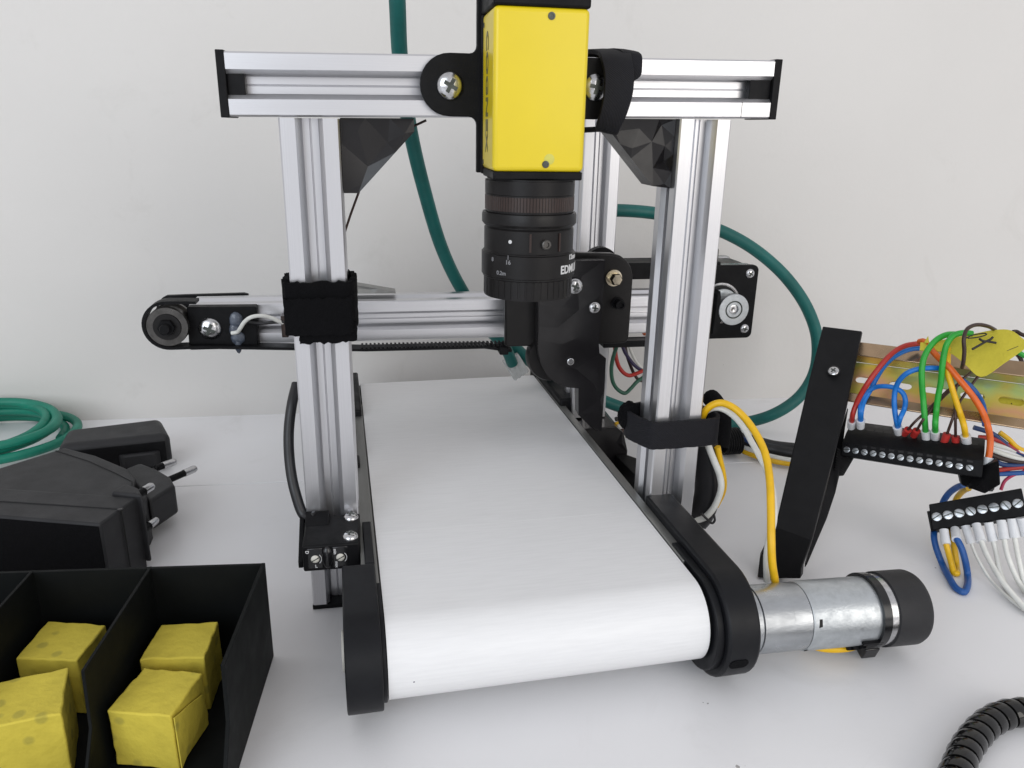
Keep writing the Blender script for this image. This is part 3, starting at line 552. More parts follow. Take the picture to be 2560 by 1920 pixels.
# idler end
bm = NB(); prism(bm, [(-40.28,88.6,108.13),(-10.02,88.6,107.81),(-9.32,88.6,107.2),(-10.17,88.6,87.88),(-10.69,88.6,87.54),(-40.88,88.6,87.62),(-41.3,88.6,88.17)], (0, 6.1, 0)); ib = obj('idler_bracket', bm, 'black', la, bevel=.5)
screw('screw', (-30.99,88.6,97.78), (0, -1, 0), 5.3, la, 'cross', 2.6, 'steel', .45)
bm = NB(); random.seed(3)
g0 = [(-18.98,88.4,101.41), (-19.87,88.4,96.89), (-18.92,88.4,93.0), (-19.07,88.4,89.47)]
for q, rx, rz in zip(g0, (3.0, 2.6, 3.2, 1.6), (4.2, 4.0, 3.4, 4.2)):
    b2 = NB(); bmesh.ops.create_icosphere(b2, subdivisions=3, radius=1)
    for v in b2.verts: v.co = Vector((q[0] + v.co.x * rx, q[1] + v.co.y * 1.5, q[2] + v.co.z * rz)) + v.co * random.uniform(-.15, .15)
    me_ = bpy.data.meshes.new('g'); b2.to_mesh(me_); bm.from_mesh(me_); bpy.data.meshes.remove(me_)
obj('glue_blob', bm, 'glue', la, smooth=60)
random.seed(7)
PC = Vector((-48.15,82.0,100.65))
def pul(name, y0, y1, prof, m_, c=PC, parent=None, seg=40):
    bm = NB(); lathe(bm, (c.x, y0, c.z), (0, 1, 0), [(t * (y1 - y0), r_) for t, r_ in prof], seg); return obj(name, bm, m_, parent or la, smooth=30)
pu = pul('idler_pulley', 82, 94, [(0, 6.6), (0, 8.9), (.1, 9.1), (.2, 9.1), (.2, 8.0), (.85, 8.0), (.85, 9.1), (1, 9.1)], 'gun')
pul('bearing', 81.4, 82.5, [(0, 3.6), (0, 6.0), (1, 6.3)], 'anod', parent=pu)
pul('axle_nut', 79.2, 82.0, [(0, 2.9), (0, 3.8), (1, 3.9)], 'black', parent=pu, seg=6)
pul('axle_bolt', 76.6, 82.0, [(0, 2.0), (.1, 2.3), (1, 2.3)], 'black', parent=pu)
# toothed belt
cx_, cz_ = PC.x, PC.z - 2.3
outb = [(cx_ + 10.1 * math.cos(a), cz_ + 2.3 + 10.1 * math.sin(a)) for a in [math.pi / 2 + math.pi * i / 20 for i in range(21)]]
zl = ZG - 2.3
path = [(PC.x + 13, PC.z + 9.8), (PC.x + 8, PC.z + 10.0)] + outb + [(PC.x + 14, PC.z - 10.0), (40, ZG - 1.0), (98, ZG - 1.4), (112, ZG - 3.8)]
bm = NB(); P_ = [Vector((x, 84.0, z)) for x, z in path]; th = 1.3; V = []
for i, p in enumerate(P_):
    d = (P_[min(i + 1, len(P_) - 1)] - P_[max(i - 1, 0)]).normalized(); nn = Vector((d.z, 0, -d.x)) * th
    V.append([bm.verts.new(p), bm.verts.new(p + nn), bm.verts.new(p + nn + Vector((0, 8, 0))), bm.verts.new(p + Vector((0, 8, 0)))])
for i in range(len(V) - 1):
    for j in range(4): bm.faces.new((V[i][j], V[i][(j + 1) % 4], V[i + 1][(j + 1) % 4], V[i + 1][j]))
bm.faces.new(V[0]); bm.faces.new(V[-1]); tbelt = obj('toothed_belt', bm, 'black', la, smooth=40)
bm = NB(); x = 38
while x < 112:
    z = ZG - 1.0 - (x - 40) * .01; box(bm, x, x + 1.0, 84, 92, z - .1, z + .75); x += 2.0
tt = obj('belt_teeth', bm, 'black', tbelt); tt['kind'] = 'stuff'
bm = NB(); box(bm, 105.5, 110.0, 82.5, 93, 82.0, 86.0); zt_ = obj('cable_tie', bm, 'black', la, bevel=.5)
bm = NB(); box(bm, 160, 205, 86, 94, ZG - 5.0, ZG - 1.5); obj('lower_belt', bm, 'black', la, bevel=.4)
bm = NB(); prism(bm, [(-61.04,116.0,100.91),(-60.35,116.0,103.07),(-59.1,116.0,105.22),(-57.38,116.0,106.99),(-55.25,116.0,108.1),(-42.43,116.0,108.33),(-18.79,116.0,108.61),(-16.77,116.0,108.02),(-17.11,116.0,99.91)], (0, 3, 0)); obj('back_plate', bm, 'black', la, bevel=.3)
bm = NB(); facet_plate(bm, [(28.82,100.0,115.49),(36.07,100.0,115.08),(53.12,100.0,111.83),(55.59,100.0,111.42),(55.85,100.0,110.51),(28.59,100.0,110.84)], 8, (0, -1, 0), 5, .6); obj('gusset', bm, 'grey_rail', la, smooth=4)
bm = NB(); box(bm, *(1.1482618227338648,4.148261822733865), 88.5, 94.5, 92.5, 103); o_ = obj('limit_switch', bm, 'brown', la, bevel=.3)
wire_obj('switch_wire', [(-21.39,87.0,95.72),(-18.67,86.5,96.3),(-16.98,85.0,98.37),(-14.61,84.0,101.67),(-11.38,83.0,104.07),(-7.29,84.0,104.42),(-3.08,86.0,102.98),(0.15,88.0,100.67),(2.82,90.0,99.06),(5.25,92.0,98.15)], .95, 'w_white', la)
wire_obj('switch_wire', [(-14.18,87.5,100.98),(-8.8,88.0,99.85),(-3.85,88.0,100.14),(2.66,89.0,100.19),(5.79,91.0,99.8)], .8, 'w_black', la)
# carriage
cp_ = [(107.07,75.0,88.17),(106.17,75.0,121.14),(106.02,75.0,130.6),(110.35,75.0,133.55),(118.95,75.0,133.84),(140.29,75.0,133.64),(158.11,75.0,133.09),(162.58,75.0,131.9),(165.95,75.0,129.55),(168.18,75.0,126.42),(169.5,75.0,122.11),(169.57,75.0,112.23),(169.42,75.0,90.34),(168.28,75.0,88.72),(166.03,75.0,88.17),(154.64,75.0,88.11)]
bm = NB(); prism(bm, cp_, (0, 5, 0)); ca = obj('carriage_plate', bm, 'anod', la, bevel=1.0, seg=3)
bm = NB(); box(bm, 112, 168, 80, 94.2, 110, 126); obj('carriage_block', bm, 'black', la, bevel=.6)
for (x, z) in ((118, 116), (164.5, 121)):
    pass
screw('hex_bolt', (159.36,74.8,121.51), (0, -1, 0), 3.0, la, 'hex', 5.0, 'gold')
bm = NB(); lathe(bm, (162.22,75.0,108.99), (0, -1, 0), [(0, 3.0), (1, 3.0), (1, 2.3), (6, 2.3), (6, 1.5), (5, 1.3)], 20); obj('standoff', bm, 'black', la, smooth=30)
bm = NB(); cyl(bm, (156.57,86.0,126.26), (156.57,91.0,126.26), 8.2, seg=36); obj('guide_wheel', bm, 'black', la)
bm = NB(); box(bm, 172, 235, 118, 136, 112, 121); obj('rear_cover', bm, 'black', la, bevel=.6)
# pivoting arm in front of the carriage
arm = [(118.11,66.0,131.56),(152.13,66.0,131.37),(151.95,66.0,110.59),(151.23,66.0,91.28),(151.92,66.0,86.03),(155.3,66.0,83.48),(155.49,66.0,66.14),(155.21,66.0,45.51),(147.29,66.0,50.01),(142.73,66.0,54.93),(142.1,66.0,68.58),(135.19,66.0,69.49),(129.67,66.0,72.39),(125.75,66.0,76.42),(122.81,66.0,81.78),(121.46,66.0,87.83),(121.09,66.0,93.78),(120.77,66.0,111.25)]
bm = NB(); facet_plate(bm, arm, 7, (0, -1, 0), 9.5, .7); am = obj('pivot_arm', bm, 'facet', la, smooth=4)
bm = NB(); lathe(bm, (129.93,73.0,82.5), (0, 1, 0), [(0, 11.5), (2, 12.2), (6, 12.2)], 36); obj('idler_disc', bm, 'anod', la)
screw('screw', (137.9,65.6,119.44), (0, -1, 0), 3.9, la, 'cross', 1.8, 'steel', .4)
screw('screw', (147.97,65.6,109.02), (0, -1, 0), 2.9, la, 'cross', 1.6, 'steel', .2)
bm = NB(); lathe(bm, (137.4,65.8,82.64), (0, -1, 0), [(0, 1.75), (.6, 1.75), (.8, 1.4)], 20); obj('pivot_pin', bm, 'steel', la)
# rear foot
bm = NB(); fq = [(151.97,112.0,34.93),(160.06,112.0,34.53),(175.22,112.0,36.3),(176.51,108.0,33.73),(177.06,108.0,22.13)]
prism(bm, [(152, 106, 30.4), (152, 106, 1), (184, 106, 1), (184, 106, 16), (181, 106, 27), (176, 106, 31.2)], (0, 36, 0)); o_ = obj('rear_foot', bm, 'facet', la, bevel=.4)
facets = NB(); facet_plate(facets, [(153, 105.9, 30), (153, 105.9, 1.5), (183.5, 105.9, 1.5), (183.5, 105.9, 16), (180, 105.9, 27), (176, 105.9, 30.5)], 3, (0, -1, 0), 8, 2.2); obj('rear_foot', facets, 'facet', la, smooth=4)
bm = NB(); prism(bm, [(148.81,88.0,46.18),(148.11,88.0,61.36),(161.92,88.0,60.78),(162.16,88.0,39.77),(162.18,88.0,36.45),(158.49,88.0,36.64),(153.79,88.0,41.18)], (0, 4, 0)); obj('lower_arm', bm, 'facet', la, bevel=.4)
# stepper motor
sm = thing('stepper_motor', 'square stepper motor with bright pulley on black plate, behind the right post', 'motor', (235, 120, 78))
SX, SZ = 235.0, 98.5
bm = NB(); pr_ = []
for cx_, cz_, a0 in ((253.1, 116.4, 0), (216.7, 116.4, 90), (216.7, 81.2, 180), (253.1, 81.2, 270)):
    pr_ += [(cx_ + 3.2 * math.cos(math.radians(a0 + 15 * k)), 115, cz_ + 3.2 * math.sin(math.radians(a0 + 15 * k))) for k in range(7)]
prism(bm, pr_, (0, 3, 0)); obj('mount_plate', bm, 'black', sm, bevel=.25)
bm = NB(); box(bm, 214.2, 255.8, 118, 127, 78.4, 119.2); obj('motor_flange', bm, 'steel', sm, bevel=2.4, seg=2); bm = NB(); box(bm, 214.2, 255.8, 148, 156, 78.4, 119.2); obj('motor_flange', bm, 'steel', sm, bevel=2.4, seg=2)
bm = NB(); box(bm, 214.6, 255.4, 127, 148, 78.8, 118.8); obj('motor_body', bm, 'gun', sm, bevel=3.0, seg=2)
bm = NB(); box(bm, 219, 238, 128, 150, 118, 127); obj('motor_connector', bm, 'gun', sm, bevel=1)
for a, b_ in ((1874.6, 683.7), (1860.5, 821)):
    pass
screw('screw', (251.15,115.0,114.97), (0, -1, 0), 2.75, sm, 'cross', 1.6, 'steel', .6)
screw('screw', (251.55,115.0,83.57), (0, -1, 0), 2.75, sm, 'cross', 1.6, 'steel', .2)
screw('screw', (219, 115, 114), (0, -1, 0), 2.75, sm, 'cross', 1.6, 'steel', .2)
bm = NB(); lathe(bm, (SX, 115, SZ), (0, -1, 0), [(0, 11.6), (.6, 11.6), (.6, 10.6), (.2, 10.4)], 48); obj('pilot_ring', bm, 'steel', sm, smooth=30)
bm = NB(); lathe(bm, (SX, 114.6, SZ), (0, -1, 0), [(0, 10.0), (.1, 10.2)], 48); obj('pilot_recess', bm, 'dark', sm)
bm = NB(); lathe(bm, (SX + .3, 113, SZ + .2), (0, -1, 0), [(0, 8.4), (1.5, 8.4), (1.5, 7.0), (11.5, 7.0), (11.5, 8.2), (13, 8.5), (15.3, 8.5), (15.5, 8.3), (15.5, 4.9), (15.1, 4.8, 1), (15.1, 4.2, 1), (15.5, 4.1), (15.5, 2.7), (14.6, 2.6)], 48); pl = obj('drive_pulley', bm, ['zinc2', 'slotdark'], sm, smooth=30)  # second material paints the face groove dark, adding to its shade
bm = NB(); lathe(bm, (SX + .3, 98.5, SZ + .2), (0, -1, 0), [(0, 2.4), (.4, 2.4), (.5, 2.1), (.5, 1), (.1, .1)], 24); obj('shaft_end', bm, 'steel', pl, smooth=30)
bm = NB(); prism(bm, [(225.47,98.0,107.25),(226.74,98.0,108.79),(228.88,98.0,92.95),(226.9,98.0,86.17),(224.73,98.0,85.02)], (0, 8, 0)); obj('drive_belt', bm, 'black', sm)

# ================================================================ WIRES BEHIND THE AXIS
def WV(z, pts, d): return None
for nm, pts, m_, r_, lab in (
  ('motor_wire', [(175.55,118.0,77.91),(176.64,118.0,73.86),(177.22,116.0,68.03),(179.23,116.0,62.88),(182.17,116.0,59.36),(186.4,118.0,57.02),(191.18,120.0,57.42),(195.96,122.0,58.35)], 'w_red', 1.15, 'red wire hanging in a loop under the rail left of the right post'),
  ('motor_wire', [(176.9,112.0,79.48),(175.22,112.0,74.59),(173.65,112.0,67.65),(173.56,112.0,60.94),(175.11,112.0,54.78),(178.41,112.0,50.54),(182.26,112.0,48.65),(186.2,114.0,50.57),(190.09,116.0,53.55),(194.75,118.0,55.83)], 'w_dgreen', 1.1, 'thin dark green wire hanging in the lowest loop under the rail'),
  ('motor_wire', [(181.32,122.0,75.99),(184.11,122.0,69.79),(187.53,122.0,64.88),(191.63,122.0,60.59),(196.74,124.0,57.35)], 'w_purple', 1.05, 'purple wire sagging under the rail behind the red loop'),
  ('motor_wire', [(184.91,126.0,74.8),(186.63,126.0,67.19),(189.14,126.0,60.86),(191.98,126.0,55.15),(195.05,126.0,51.5),(198.64,126.0,50.65)], 'w_brown', .95, 'dark brown wire crossing the purple one under the rail'),
  ('motor_wire', [(188.2,130.0,73.62),(190.73,130.0,67.3),(193.94,130.0,61.59),(198.96,130.0,55.76)], 'w_white', .85, 'white wire dropping from the rail behind the right post')):
    wire_obj(nm, pts, r_, m_, None, lab, 'wire', 'loose wires hanging below the rail')
wire_obj('loose_wire', [(194.81,118.0,94.73),(193.18,118.0,93.95),(191.04,117.0,92.59),(190.36,117.0,90.55),(191.54,118.0,87.81),(193.34,120.0,84.36),(195.93,124.0,79.9)], 1.5, 'w_orange', None, 'short orange-red wire bend against the rail beside the right post', 'wire')

# ================================================================ TEAL NETWORK CABLES
c1 = wire_obj('network_cable', [(57.12,45.0,251.04), (58.06,50.0,235.54), (58.91,60.0,217.85), (61.19,70.0,199.91), (64.86,82.0,181.48), (70.59,95.0,159.91), (78.26,110.0,135.25), (85.43,120.0,118.24), (92.22,126.0,105.44), (102.74,134.0,87.6), (118.03,140.0,69.76), (123.76,146.0,57.92)], 3.3, 'green', None, 'teal network cable falling from the top edge behind the beam down to a clear plug', 'cable', seg=16)
bm = NB(); box(bm, -5.2, 5.2, -3.6, 3.6, -5, 8); bmesh.ops.transform(bm, matrix=Matrix.Translation((127.21,150.0,53.87)) @ Matrix.Rotation(-.55, 4, 'Y'), verts=bm.verts); obj('clear_plug', bm, 'clear', c1, bevel=.8)
bm = NB()
for k in range(4): box(bm, -4.6 + k * 2.6, -3.6 + k * 2.6, -4.0, -3.2, -5, 4)
bmesh.ops.transform(bm, matrix=Matrix.Translation((127.21,150.0,53.87)) @ Matrix.Rotation(-.55, 4, 'Y'), verts=bm.verts); obj('plug_ribs', bm, 'clear', c1, bevel=.2)
wire_obj('network_cable', [(163.75,166.0,140.93), (175.77,166.0,143.46), (189.2,166.0,144.15), (211.92,166.0,142.51), (233.52,166.0,138.47), (258.89,166.0,130.46), (281.45,166.0,118.77), (302.95,165.0,101.82), (319.12,163.0,81.77), (326.76,160.0,62.44), (326.83,158.0,41.34), (317.73,156.0,25.82), (300.31,155.0,14.45), (283.74,167.56,4.0), (256.79,171.12,4.0), (232.45,181.51,5.0), (203.54,165.0,18.44), (186.08,166.0,25.43), (165.91,166.0,35.68), (142.3,160.0,51.01), (127.45,155.0,64.3), (117.98,150.0,76.18)], 3.75, 'green', None, 'teal network cable sweeping in a big loop behind the black leaning stand', 'cable', seg=16)
# coil on the left
cc = Vector((-191, 200, 0)); pts = []
for k in range(int(5.5 * 16)):
    a = 2 * math.pi * k / 16; tn = int(k / 16); r_ = 40 + 3.0 * math.sin(a * .34 + .4) + 3.5 * math.sin(a * .21)
    pts.append((cc.x + 5 * math.sin(a * .27) + r_ * math.cos(a) * 1.06, cc.y + r_ * math.sin(a) * .98 - tn * 1.5, 3.0 + 2.3 * (k / 16) + 3.0 * (1 + math.cos(a * .83 + 2.3)) * (.5 + .12 * tn)))
wire_obj('network_cable', pts, 2.75, 'green2', None, 'coiled green network cable lying on the table at the left edge', 'cable', seg=14, n=3)

# ================================================================ POWER ADAPTERS
def adapt_label(t_, l): return thing('power_adapter', l, 'adapter', t_, group='black plug-in power adapters at the left')
def pin(parent, p, d, m1=8, m2=11):
    p, d = Vector(p), Vector(d).normalized(); bm = NB(); cyl(bm, p - d * 1, p + d * m1, 1.75, seg=18); a = obj('pin_sleeve', bm, 'black', parent)
    bm = NB(); lathe(bm, p + d * m1, d, [(0, 2.0), (m2 - 1.6, 2.0), (m2 - .5, 1.6), (m2, .8)], 20); b_ = obj('pin_tip', bm, 'steel', a, smooth=40)
# back one
ad = adapt_label((-70.73,151.26,0.0), 'flat rounded black power adapter farthest back, under the green cable coil')
h = 21.0
q = [(-71.38,152.59,21.0), (-83.14,181.63,21.0), (-131.21,169.37,21.0), (-127.43,142.6,21.0)]
q = [Vector(v) for v in q]
bm = NB(); hexa(bm, [(v.x, v.y, .4) for v in q] + [(v.x, v.y, 21) for v in q]); obj('case', bm, 'adapt', ad, bevel=4.2, seg=6)
fx = (q[0] - q[3]).normalized(); fn = Vector((fx.y, -fx.x, 0))
bm = NB(); p0 = q[3] + fx * 3 + fn * .02; p1 = q[0] - fx * 3.2 + fn * .02
hexa(bm, [Vector((p0.x, p0.y, 3)), Vector((p1.x, p1.y, 3)), Vector((p1.x, p1.y, 3)) + fn * .5, Vector((p0.x, p0.y, 3)) + fn * .5, Vector((p0.x, p0.y, 17.5)), Vector((p1.x, p1.y, 17.5)), Vector((p1.x, p1.y, 17.5)) + fn * .5, Vector((p0.x, p0.y, 17.5)) + fn * .5]); obj('front_panel', bm, 'black', ad, bevel=.3)
bm = NB(); p0 = q[0] - fx * 28; hexa(bm, [p0 + fx * a + fn * b_ + Vector((0, 0, z - 21)) for z, k in ((4, 0), (12.5, 0)) for a, b_ in ((0, 0), (22, 0), (19, 4), (3, 4))]); obj('plug_nose', bm, 'adapt', ad, bevel=1)
# middle one
bp = adapt_label((-73.55,107.9,0.0), 'grey-black wedge-shaped plug adapter in the middle with its two pins pointing right')
tb_ = [Vector(p) for p in [(-153.49,94.49,25.0),(-121.85,127.16,25.0),(-118.74,130.67,25.0),(-99.25,117.4,25.0),(-79.62,98.84,25.0),(-72.15,85.91,25.0),(-69.41,68.91,25.0),(-77.39,66.11,25.0),(-118.05,51.11,25.0)]]
bm = NB(); prism(bm, [(v.x, v.y, 3) for v in tb_], (0, 0, 22)); obj('case', bm, 'adapt', bp, bevel=1.2, seg=3)
hq = [Vector(p) for p in [(-83.12,106.63,21.0),(-77.29,113.42,21.0),(-67.15,104.41,21.0),(-58.41,93.75,21.0),(-53.76,83.2,21.0),(-61.61,66.66,21.0),(-74.0,88.91,21.0)]]
bm = NB(); prism(bm, [(v.x, v.y, 6.0) for v in hq], (0, 0, 15.4)); obj('plug_head', bm, 'adapt', bp, bevel=1.6, seg=3)
bm = NB(); sweep(bm, [Vector(p) for p in [(-121.52,126.26,25.15),(-100.58,109.97,25.15),(-84.08,93.85,25.15),(-72.85,82.12,25.15),(-67.84,69.71,25.15)]], circ(.22, 6)); obj('case_seam', bm, 'dark', bp)
pa, pb = Vector((-71.24,120.17,15.0)), Vector((-63.54,127.73,15.0)); dd = (pb - pa); 
pin(bp, pa, dd, dd.length * .28, dd.length * .72)
pa, pb = Vector((-62.62,108.75,13.0)), Vector((-52.33,121.65,13.0)); dd2 = (pb - pa)
pin(bp, pa, dd2, dd2.length * .52, dd2.length * .48)
# front one
cpw = adapt_label((-64, 32, 0), 'big boxy black power adapter nearest the tray with a dark front face')
tq = [Vector(p) for p in [(-58.67,42.66,35.3),(-62.64,32.0,35.3),(-67.04,19.43,35.3),(-108.85,32.5,35.3),(-130.38,38.94,35.3),(-143.71,68.59,35.3),(-120.01,60.47,35.3)]]
bm = NB(); prism(bm, [(v.x, v.y, .6) for v in tq], (0, 0, 34.7)); obj('case', bm, 'adapt', cpw, bevel=1.1, seg=3)
a_, b_ = tq[2], tq[3]; fx = (a_ - b_).normalized(); fn = Vector((fx.y, -fx.x, 0))
bm = NB(); e0 = b_ - fx * 40; e1 = a_ - fx * .8
hexa(bm, [Vector((e.x, e.y, z)) + fn * k for z in (1, 34.2) for e, k in ((e0, -.4), (e1, -.4), (e1, .35), (e0, .35))]); obj('front_panel', bm, 'velcro', cpw)
bm = NB(); sweep(bm, [Vector(p) for p in [(-135.92,52.41,35.45),(-114.4,46.47,35.45),(-66.63,33.08,35.45),(-62.54,31.69,35.45)]] + [Vector((-62.57,31.8,35.4)) + Vector((.3, -.3, -6)), Vector((-62.57,31.8,35.4)) + Vector((.3, -.3, -30))], circ(.25, 6)); obj('case_seam', bm, 'dark', cpw)
hq = [Vector(p) for p in [(-70.58,46.16,35.5),(-66.55,54.03,35.5),(-60.35,49.32,35.5),(-56.1,40.67,35.5)]]
bm = NB(); prism(bm, [(v.x, v.y, 4.0) for v in hq], (0, 0, 33)); obj('plug_head', bm, 'adapt', cpw, bevel=1.2, seg=3)
v0, v1 = Vector((-65.09,64.42,24.0)), Vector((-60.67,63.14,24.0))
bm = NB(); prism(bm, [tuple(p) for p in [(-64.32,53.58,0.8),(-62.21,62.68,0.8),(-62.57,67.62,0.8),(-67.13,75.85,0.8),(-70.75,70.05,0.8)]], (0, 0, 24)); obj('plug_side', bm, 'adapt', cpw, bevel=1)
pa, pb = Vector((-62.3,53.74,31.0)), Vector((-58.03,63.15,31.0)); dd = pb - pa; pin(cpw, pa, dd, dd.length * .40, dd.length * .60)
pa, pb = Vector((-61.99,55.32,13.0)), Vector((-58.91,64.84,13.0)); dd = pb - pa; pin(cpw, pa, dd, dd.length * .35, dd.length * .65)
bm = NB(); lathe(bm, (-62.69,31.42,35.6), (0, 0, 1), [(0, 1.2), (.1, 1)], 8); obj('chip_mark', bm, 'gloss', cpw)

# ================================================================ TRAY
TO = Vector((2.7, -28.1, 0)); tx = Vector((-89.7, 7.8, 0)).normalized(); ty = Vector((-tx.y, tx.x, 0)) * 1.0
if ty.y > 0: ty = -ty
def TP(a, b_, z): return TO + tx * a + ty * b_ + Vector((0, 0, z))
tr = thing('sorting_tray', 'dark open-fronted sorting tray divided into compartments, front left corner', 'tray', tuple(TO))
def twall(name, a0, a1):
    prof = [(0, .3), (0, 40), (55.8, 40), (55.8, 40), (56.8, 22), (65, 9.5), (130, 9.5), (130, .3)]
    prof = [(0, .3), (0, 40), (55.8, 40), (57.3, 21), (65, 9.5), (130, 9.5), (130, .3)]
    bm = NB(); prism(bm, [TP(a0, b_, z) for b_, z in prof], tx * (a1 - a0)); obj(name, bm, 'tray', tr, bevel=.15)
twall('side_wall', 0, 1.3)
for k in (1, 2): twall('divider', 39.6 * k - .5, 39.6 * k + .5)
twall('divider', 118.3, 119.3); twall('side_wall', 158, 159.3)
bm = NB(); prism(bm, [TP(1.3, 0, .3), TP(158, 0, .3), TP(158, 1.3, .3), TP(1.3, 1.3, .3)], (0, 0, 39.6)); obj('back_wall', bm, 'tray', tr, bevel=.12)
bm = NB(); prism(bm, [TP(1.3, 1.3, .3), TP(158, 1.3, .3), TP(158, 129, .3), TP(1.3, 129, .3)], (0, 0, 1.2)); obj('tray_floor', bm, 'tray', tr)
def cube(quad, z1, label, seed, z0=1.7, tail=None):
    random.seed(seed); c = sum((Vector(q_) for q_ in quad), Vector()) / 4; n = 9; quad = [c + (Vector(q_) - c) * 1.04 for q_ in quad]
    q = [Vector((v[0], v[1], 0)) for v in quad]; bm = NB(); rng = range(n + 1)
    def P(a, b_, h_):
        t = q[0].lerp(q[1], a); u = q[3].lerp(q[2], a); p = t.lerp(u, b_); p.z = z0 + (z1 - z0) * h_; return p
    from mathutils import noise
    grid = {}
    for a in rng:
        for b_ in rng:
            for h_ in rng:
                if a in (0, n) or b_ in (0, n) or h_ in (0, n):
                    p = P(a / n, b_ / n, h_ / n); k = (a in (0, n)) + (b_ in (0, n)) + (h_ in (0, n))
                    d = noise.noise_vector(p * .22 + Vector((seed, 0, 0))) * (.40 if k < 2 else .45) + noise.noise_vector(p * .8) * .14
                    if h_ == 0: d.z = 0
                    grid[a, b_, h_] = bm.verts.new(p + d)
    for a in range(n):
        for b_ in range(n):
            for h_ in (0, n): bm.faces.new((grid[a, b_, h_], grid[a + 1, b_, h_], grid[a + 1, b_ + 1, h_], grid[a, b_ + 1, h_]))
            for e in (0, n):
                bm.faces.new((grid[a, e, b_], grid[a + 1, e, b_], grid[a + 1, e, b_ + 1], grid[a, e, b_ + 1])); bm.faces.new((grid[e, a, b_], grid[e, a + 1, b_], grid[e, a + 1, b_ + 1], grid[e, a, b_ + 1]))
    o = obj('wrapped_block', bm, 'wrap', None, bevel=.55, seg=3, smooth=60, org=(c.x, c.y, z0)); tag(o, label, 'block', 'blocks wrapped in yellow tape'); return o, P
o_, P = cube([(-32.96,-57.61,22.0),(-14.47,-62.73,22.0),(-19.69,-80.99,22.0),(-38.37,-75.56,22.0)], 22, 'yellow tape-wrapped block with a loose tape flap on its side, front of the right compartment', 11)
bm = NB(); a0, a1, a2, a3 = P(.99, 1.0, .95), P(1.0, .15, .62), P(1.0, .2, .1), P(.97, 1.0, .02)
off = Vector((1.2, -.4, 0)); v = []
A = [P(1.0, 1.0 - i * .1, .98 - .03 * i) + Vector((.8 + .2 * math.sin(i), -.3, 0)) for i in range(9)]; B = [P(1.0, 1.0 - i * .1, .04 + .045 * i) + Vector((.9, -.2 + .2 * math.sin(i * 2), 0)) for i in range(9)]
ribbon(bm, list(zip(A, B)), .35, 2); obj('tape_end', bm, 'wrap', o_)
cube([(-32.51,-35.86,23.0),(-13.95,-37.04,23.0),(-15.11,-55.45,23.0),(-34.8,-53.72,23.0)], 23, 'yellow tape-wrapped block at the rear of the right tray compartment', 23)
cube([(-71.59,-27.82,23.0),(-51.98,-32.72,23.0),(-55.15,-50.88,23.0),(-74.26,-46.92,23.0)], 23, 'yellow tape-wrapped block at the rear of the second tray compartment from the right', 5)
cube([(-74.9,-62.5,25.0),(-55.38,-57.93,25.0),(-50.41,-78.5,25.0),(-68.92,-81.33,25.0)], 25, 'yellow tape-wrapped block cut by the left picture edge, in front of another block', 9)
random.seed(7)

# ================================================================ STAND WITH DIN RAIL
ds = thing('rail_stand', 'leaning black stand leg carrying the rainbow-yellow mounting rail at the right', 'stand', (219.94,-5.59,0.0))
rd = Vector((.775, -.632, 0)).normalized()
def legpts(pl, w_): return [Vector(p) for p in pl] + [Vector(p) + rd * w_ for p in reversed(pl)]
L_ = [(272.92,72.27,94.84), (254.54,48.55,74.68), (219.16,2.65,20.61), (214.96,-6.55,6.87), (214.63,-11.07,2.82)]
R_ = [(285.96,58.29,95.5), (265.76,32.24,64.23), (229.19,-11.01,20.59), (221.62,-17.98,11.61), (220.05,-20.89,8.46)]
bk = Vector((.50, .62, -.25)).normalized()
bm = NB(); dep = [9, 7, 12, 14, 14]; dep = [7, 5, 5, 9, 9]
VL = [bm.verts.new(p) for p in L_]; VR = [bm.verts.new(p) for p in R_]; VLb = [bm.verts.new(Vector(p) + bk * d) for p, d in zip(L_, dep)]; VRb = [bm.verts.new(Vector(p) + bk * d) for p, d in zip(R_, dep)]
for i in range(4):
    for a, b_ in ((VL, VR), (VR, VRb), (VRb, VLb), (VLb, VL)): bm.faces.new((a[i], b_[i], b_[i + 1], a[i + 1]))
bm.faces.new((VL[0], VLb[0], VRb[0], VR[0])); bm.faces.new((VL[4], VR[4], VRb[4], VLb[4])); obj('leg', bm, 'print', ds, bevel=.5, smooth=15)
hd = (Vector(R_[0]) - Vector(L_[0])).normalized(); ln = (Vector(R_[0]) - Vector(L_[0])).cross(Vector(L_[2]) - Vector(L_[0])).normalized()
if ln.y > 0: ln = -ln
bm = NB(); lathe(bm, Vector((266.5,47.7,78.76)) - ln * .2, ln, [(0, 3.1), (.25, 3.1)], 24); obj('screw_recess', bm, 'dark', ds)
screw('screw', Vector((266.3,47.49,78.67)), ln, 2.6, ds, 'cross', .8, 'steel', .4)
bm = NB(); ft = [(217.06,4.1,11.02),(211.27,-1.41,7.37),(208.29,-6.72,1.1),(216.12,-8.68,1.18),(220.68,2.32,10.92)]
prism(bm, ft, (3, 5, 0)); obj('rear_foot', bm, 'print', ds, bevel=.4)
bm = NB(); ft = [(280.04,50.67,56.84),(272.69,43.65,47.85),(266.01,35.42,38.79),(248.18,12.98,22.76),(230.98,-6.32,3.65),(233.17,-4.48,3.97),(250.75,11.76,17.37),(259.9,21.42,25.66),(265.43,28.43,30.44),(268.02,33.8,35.1)]
prism(bm, ft, (3, 5, -1)); obj('rear_brace', bm, 'print', ds, bevel=.3)
bm = NB(); ft = [(270.07,38.07,42.56),(276.43,34.91,36.68),(269.86,31.47,29.17),(264.44,30.46,29.56),(263.99,31.91,33.63)]
prism(bm, ft, (6, 8, -1)); br_ = obj('ribbed_block', bm, 'print', ds, bevel=.3)
bm = NB()
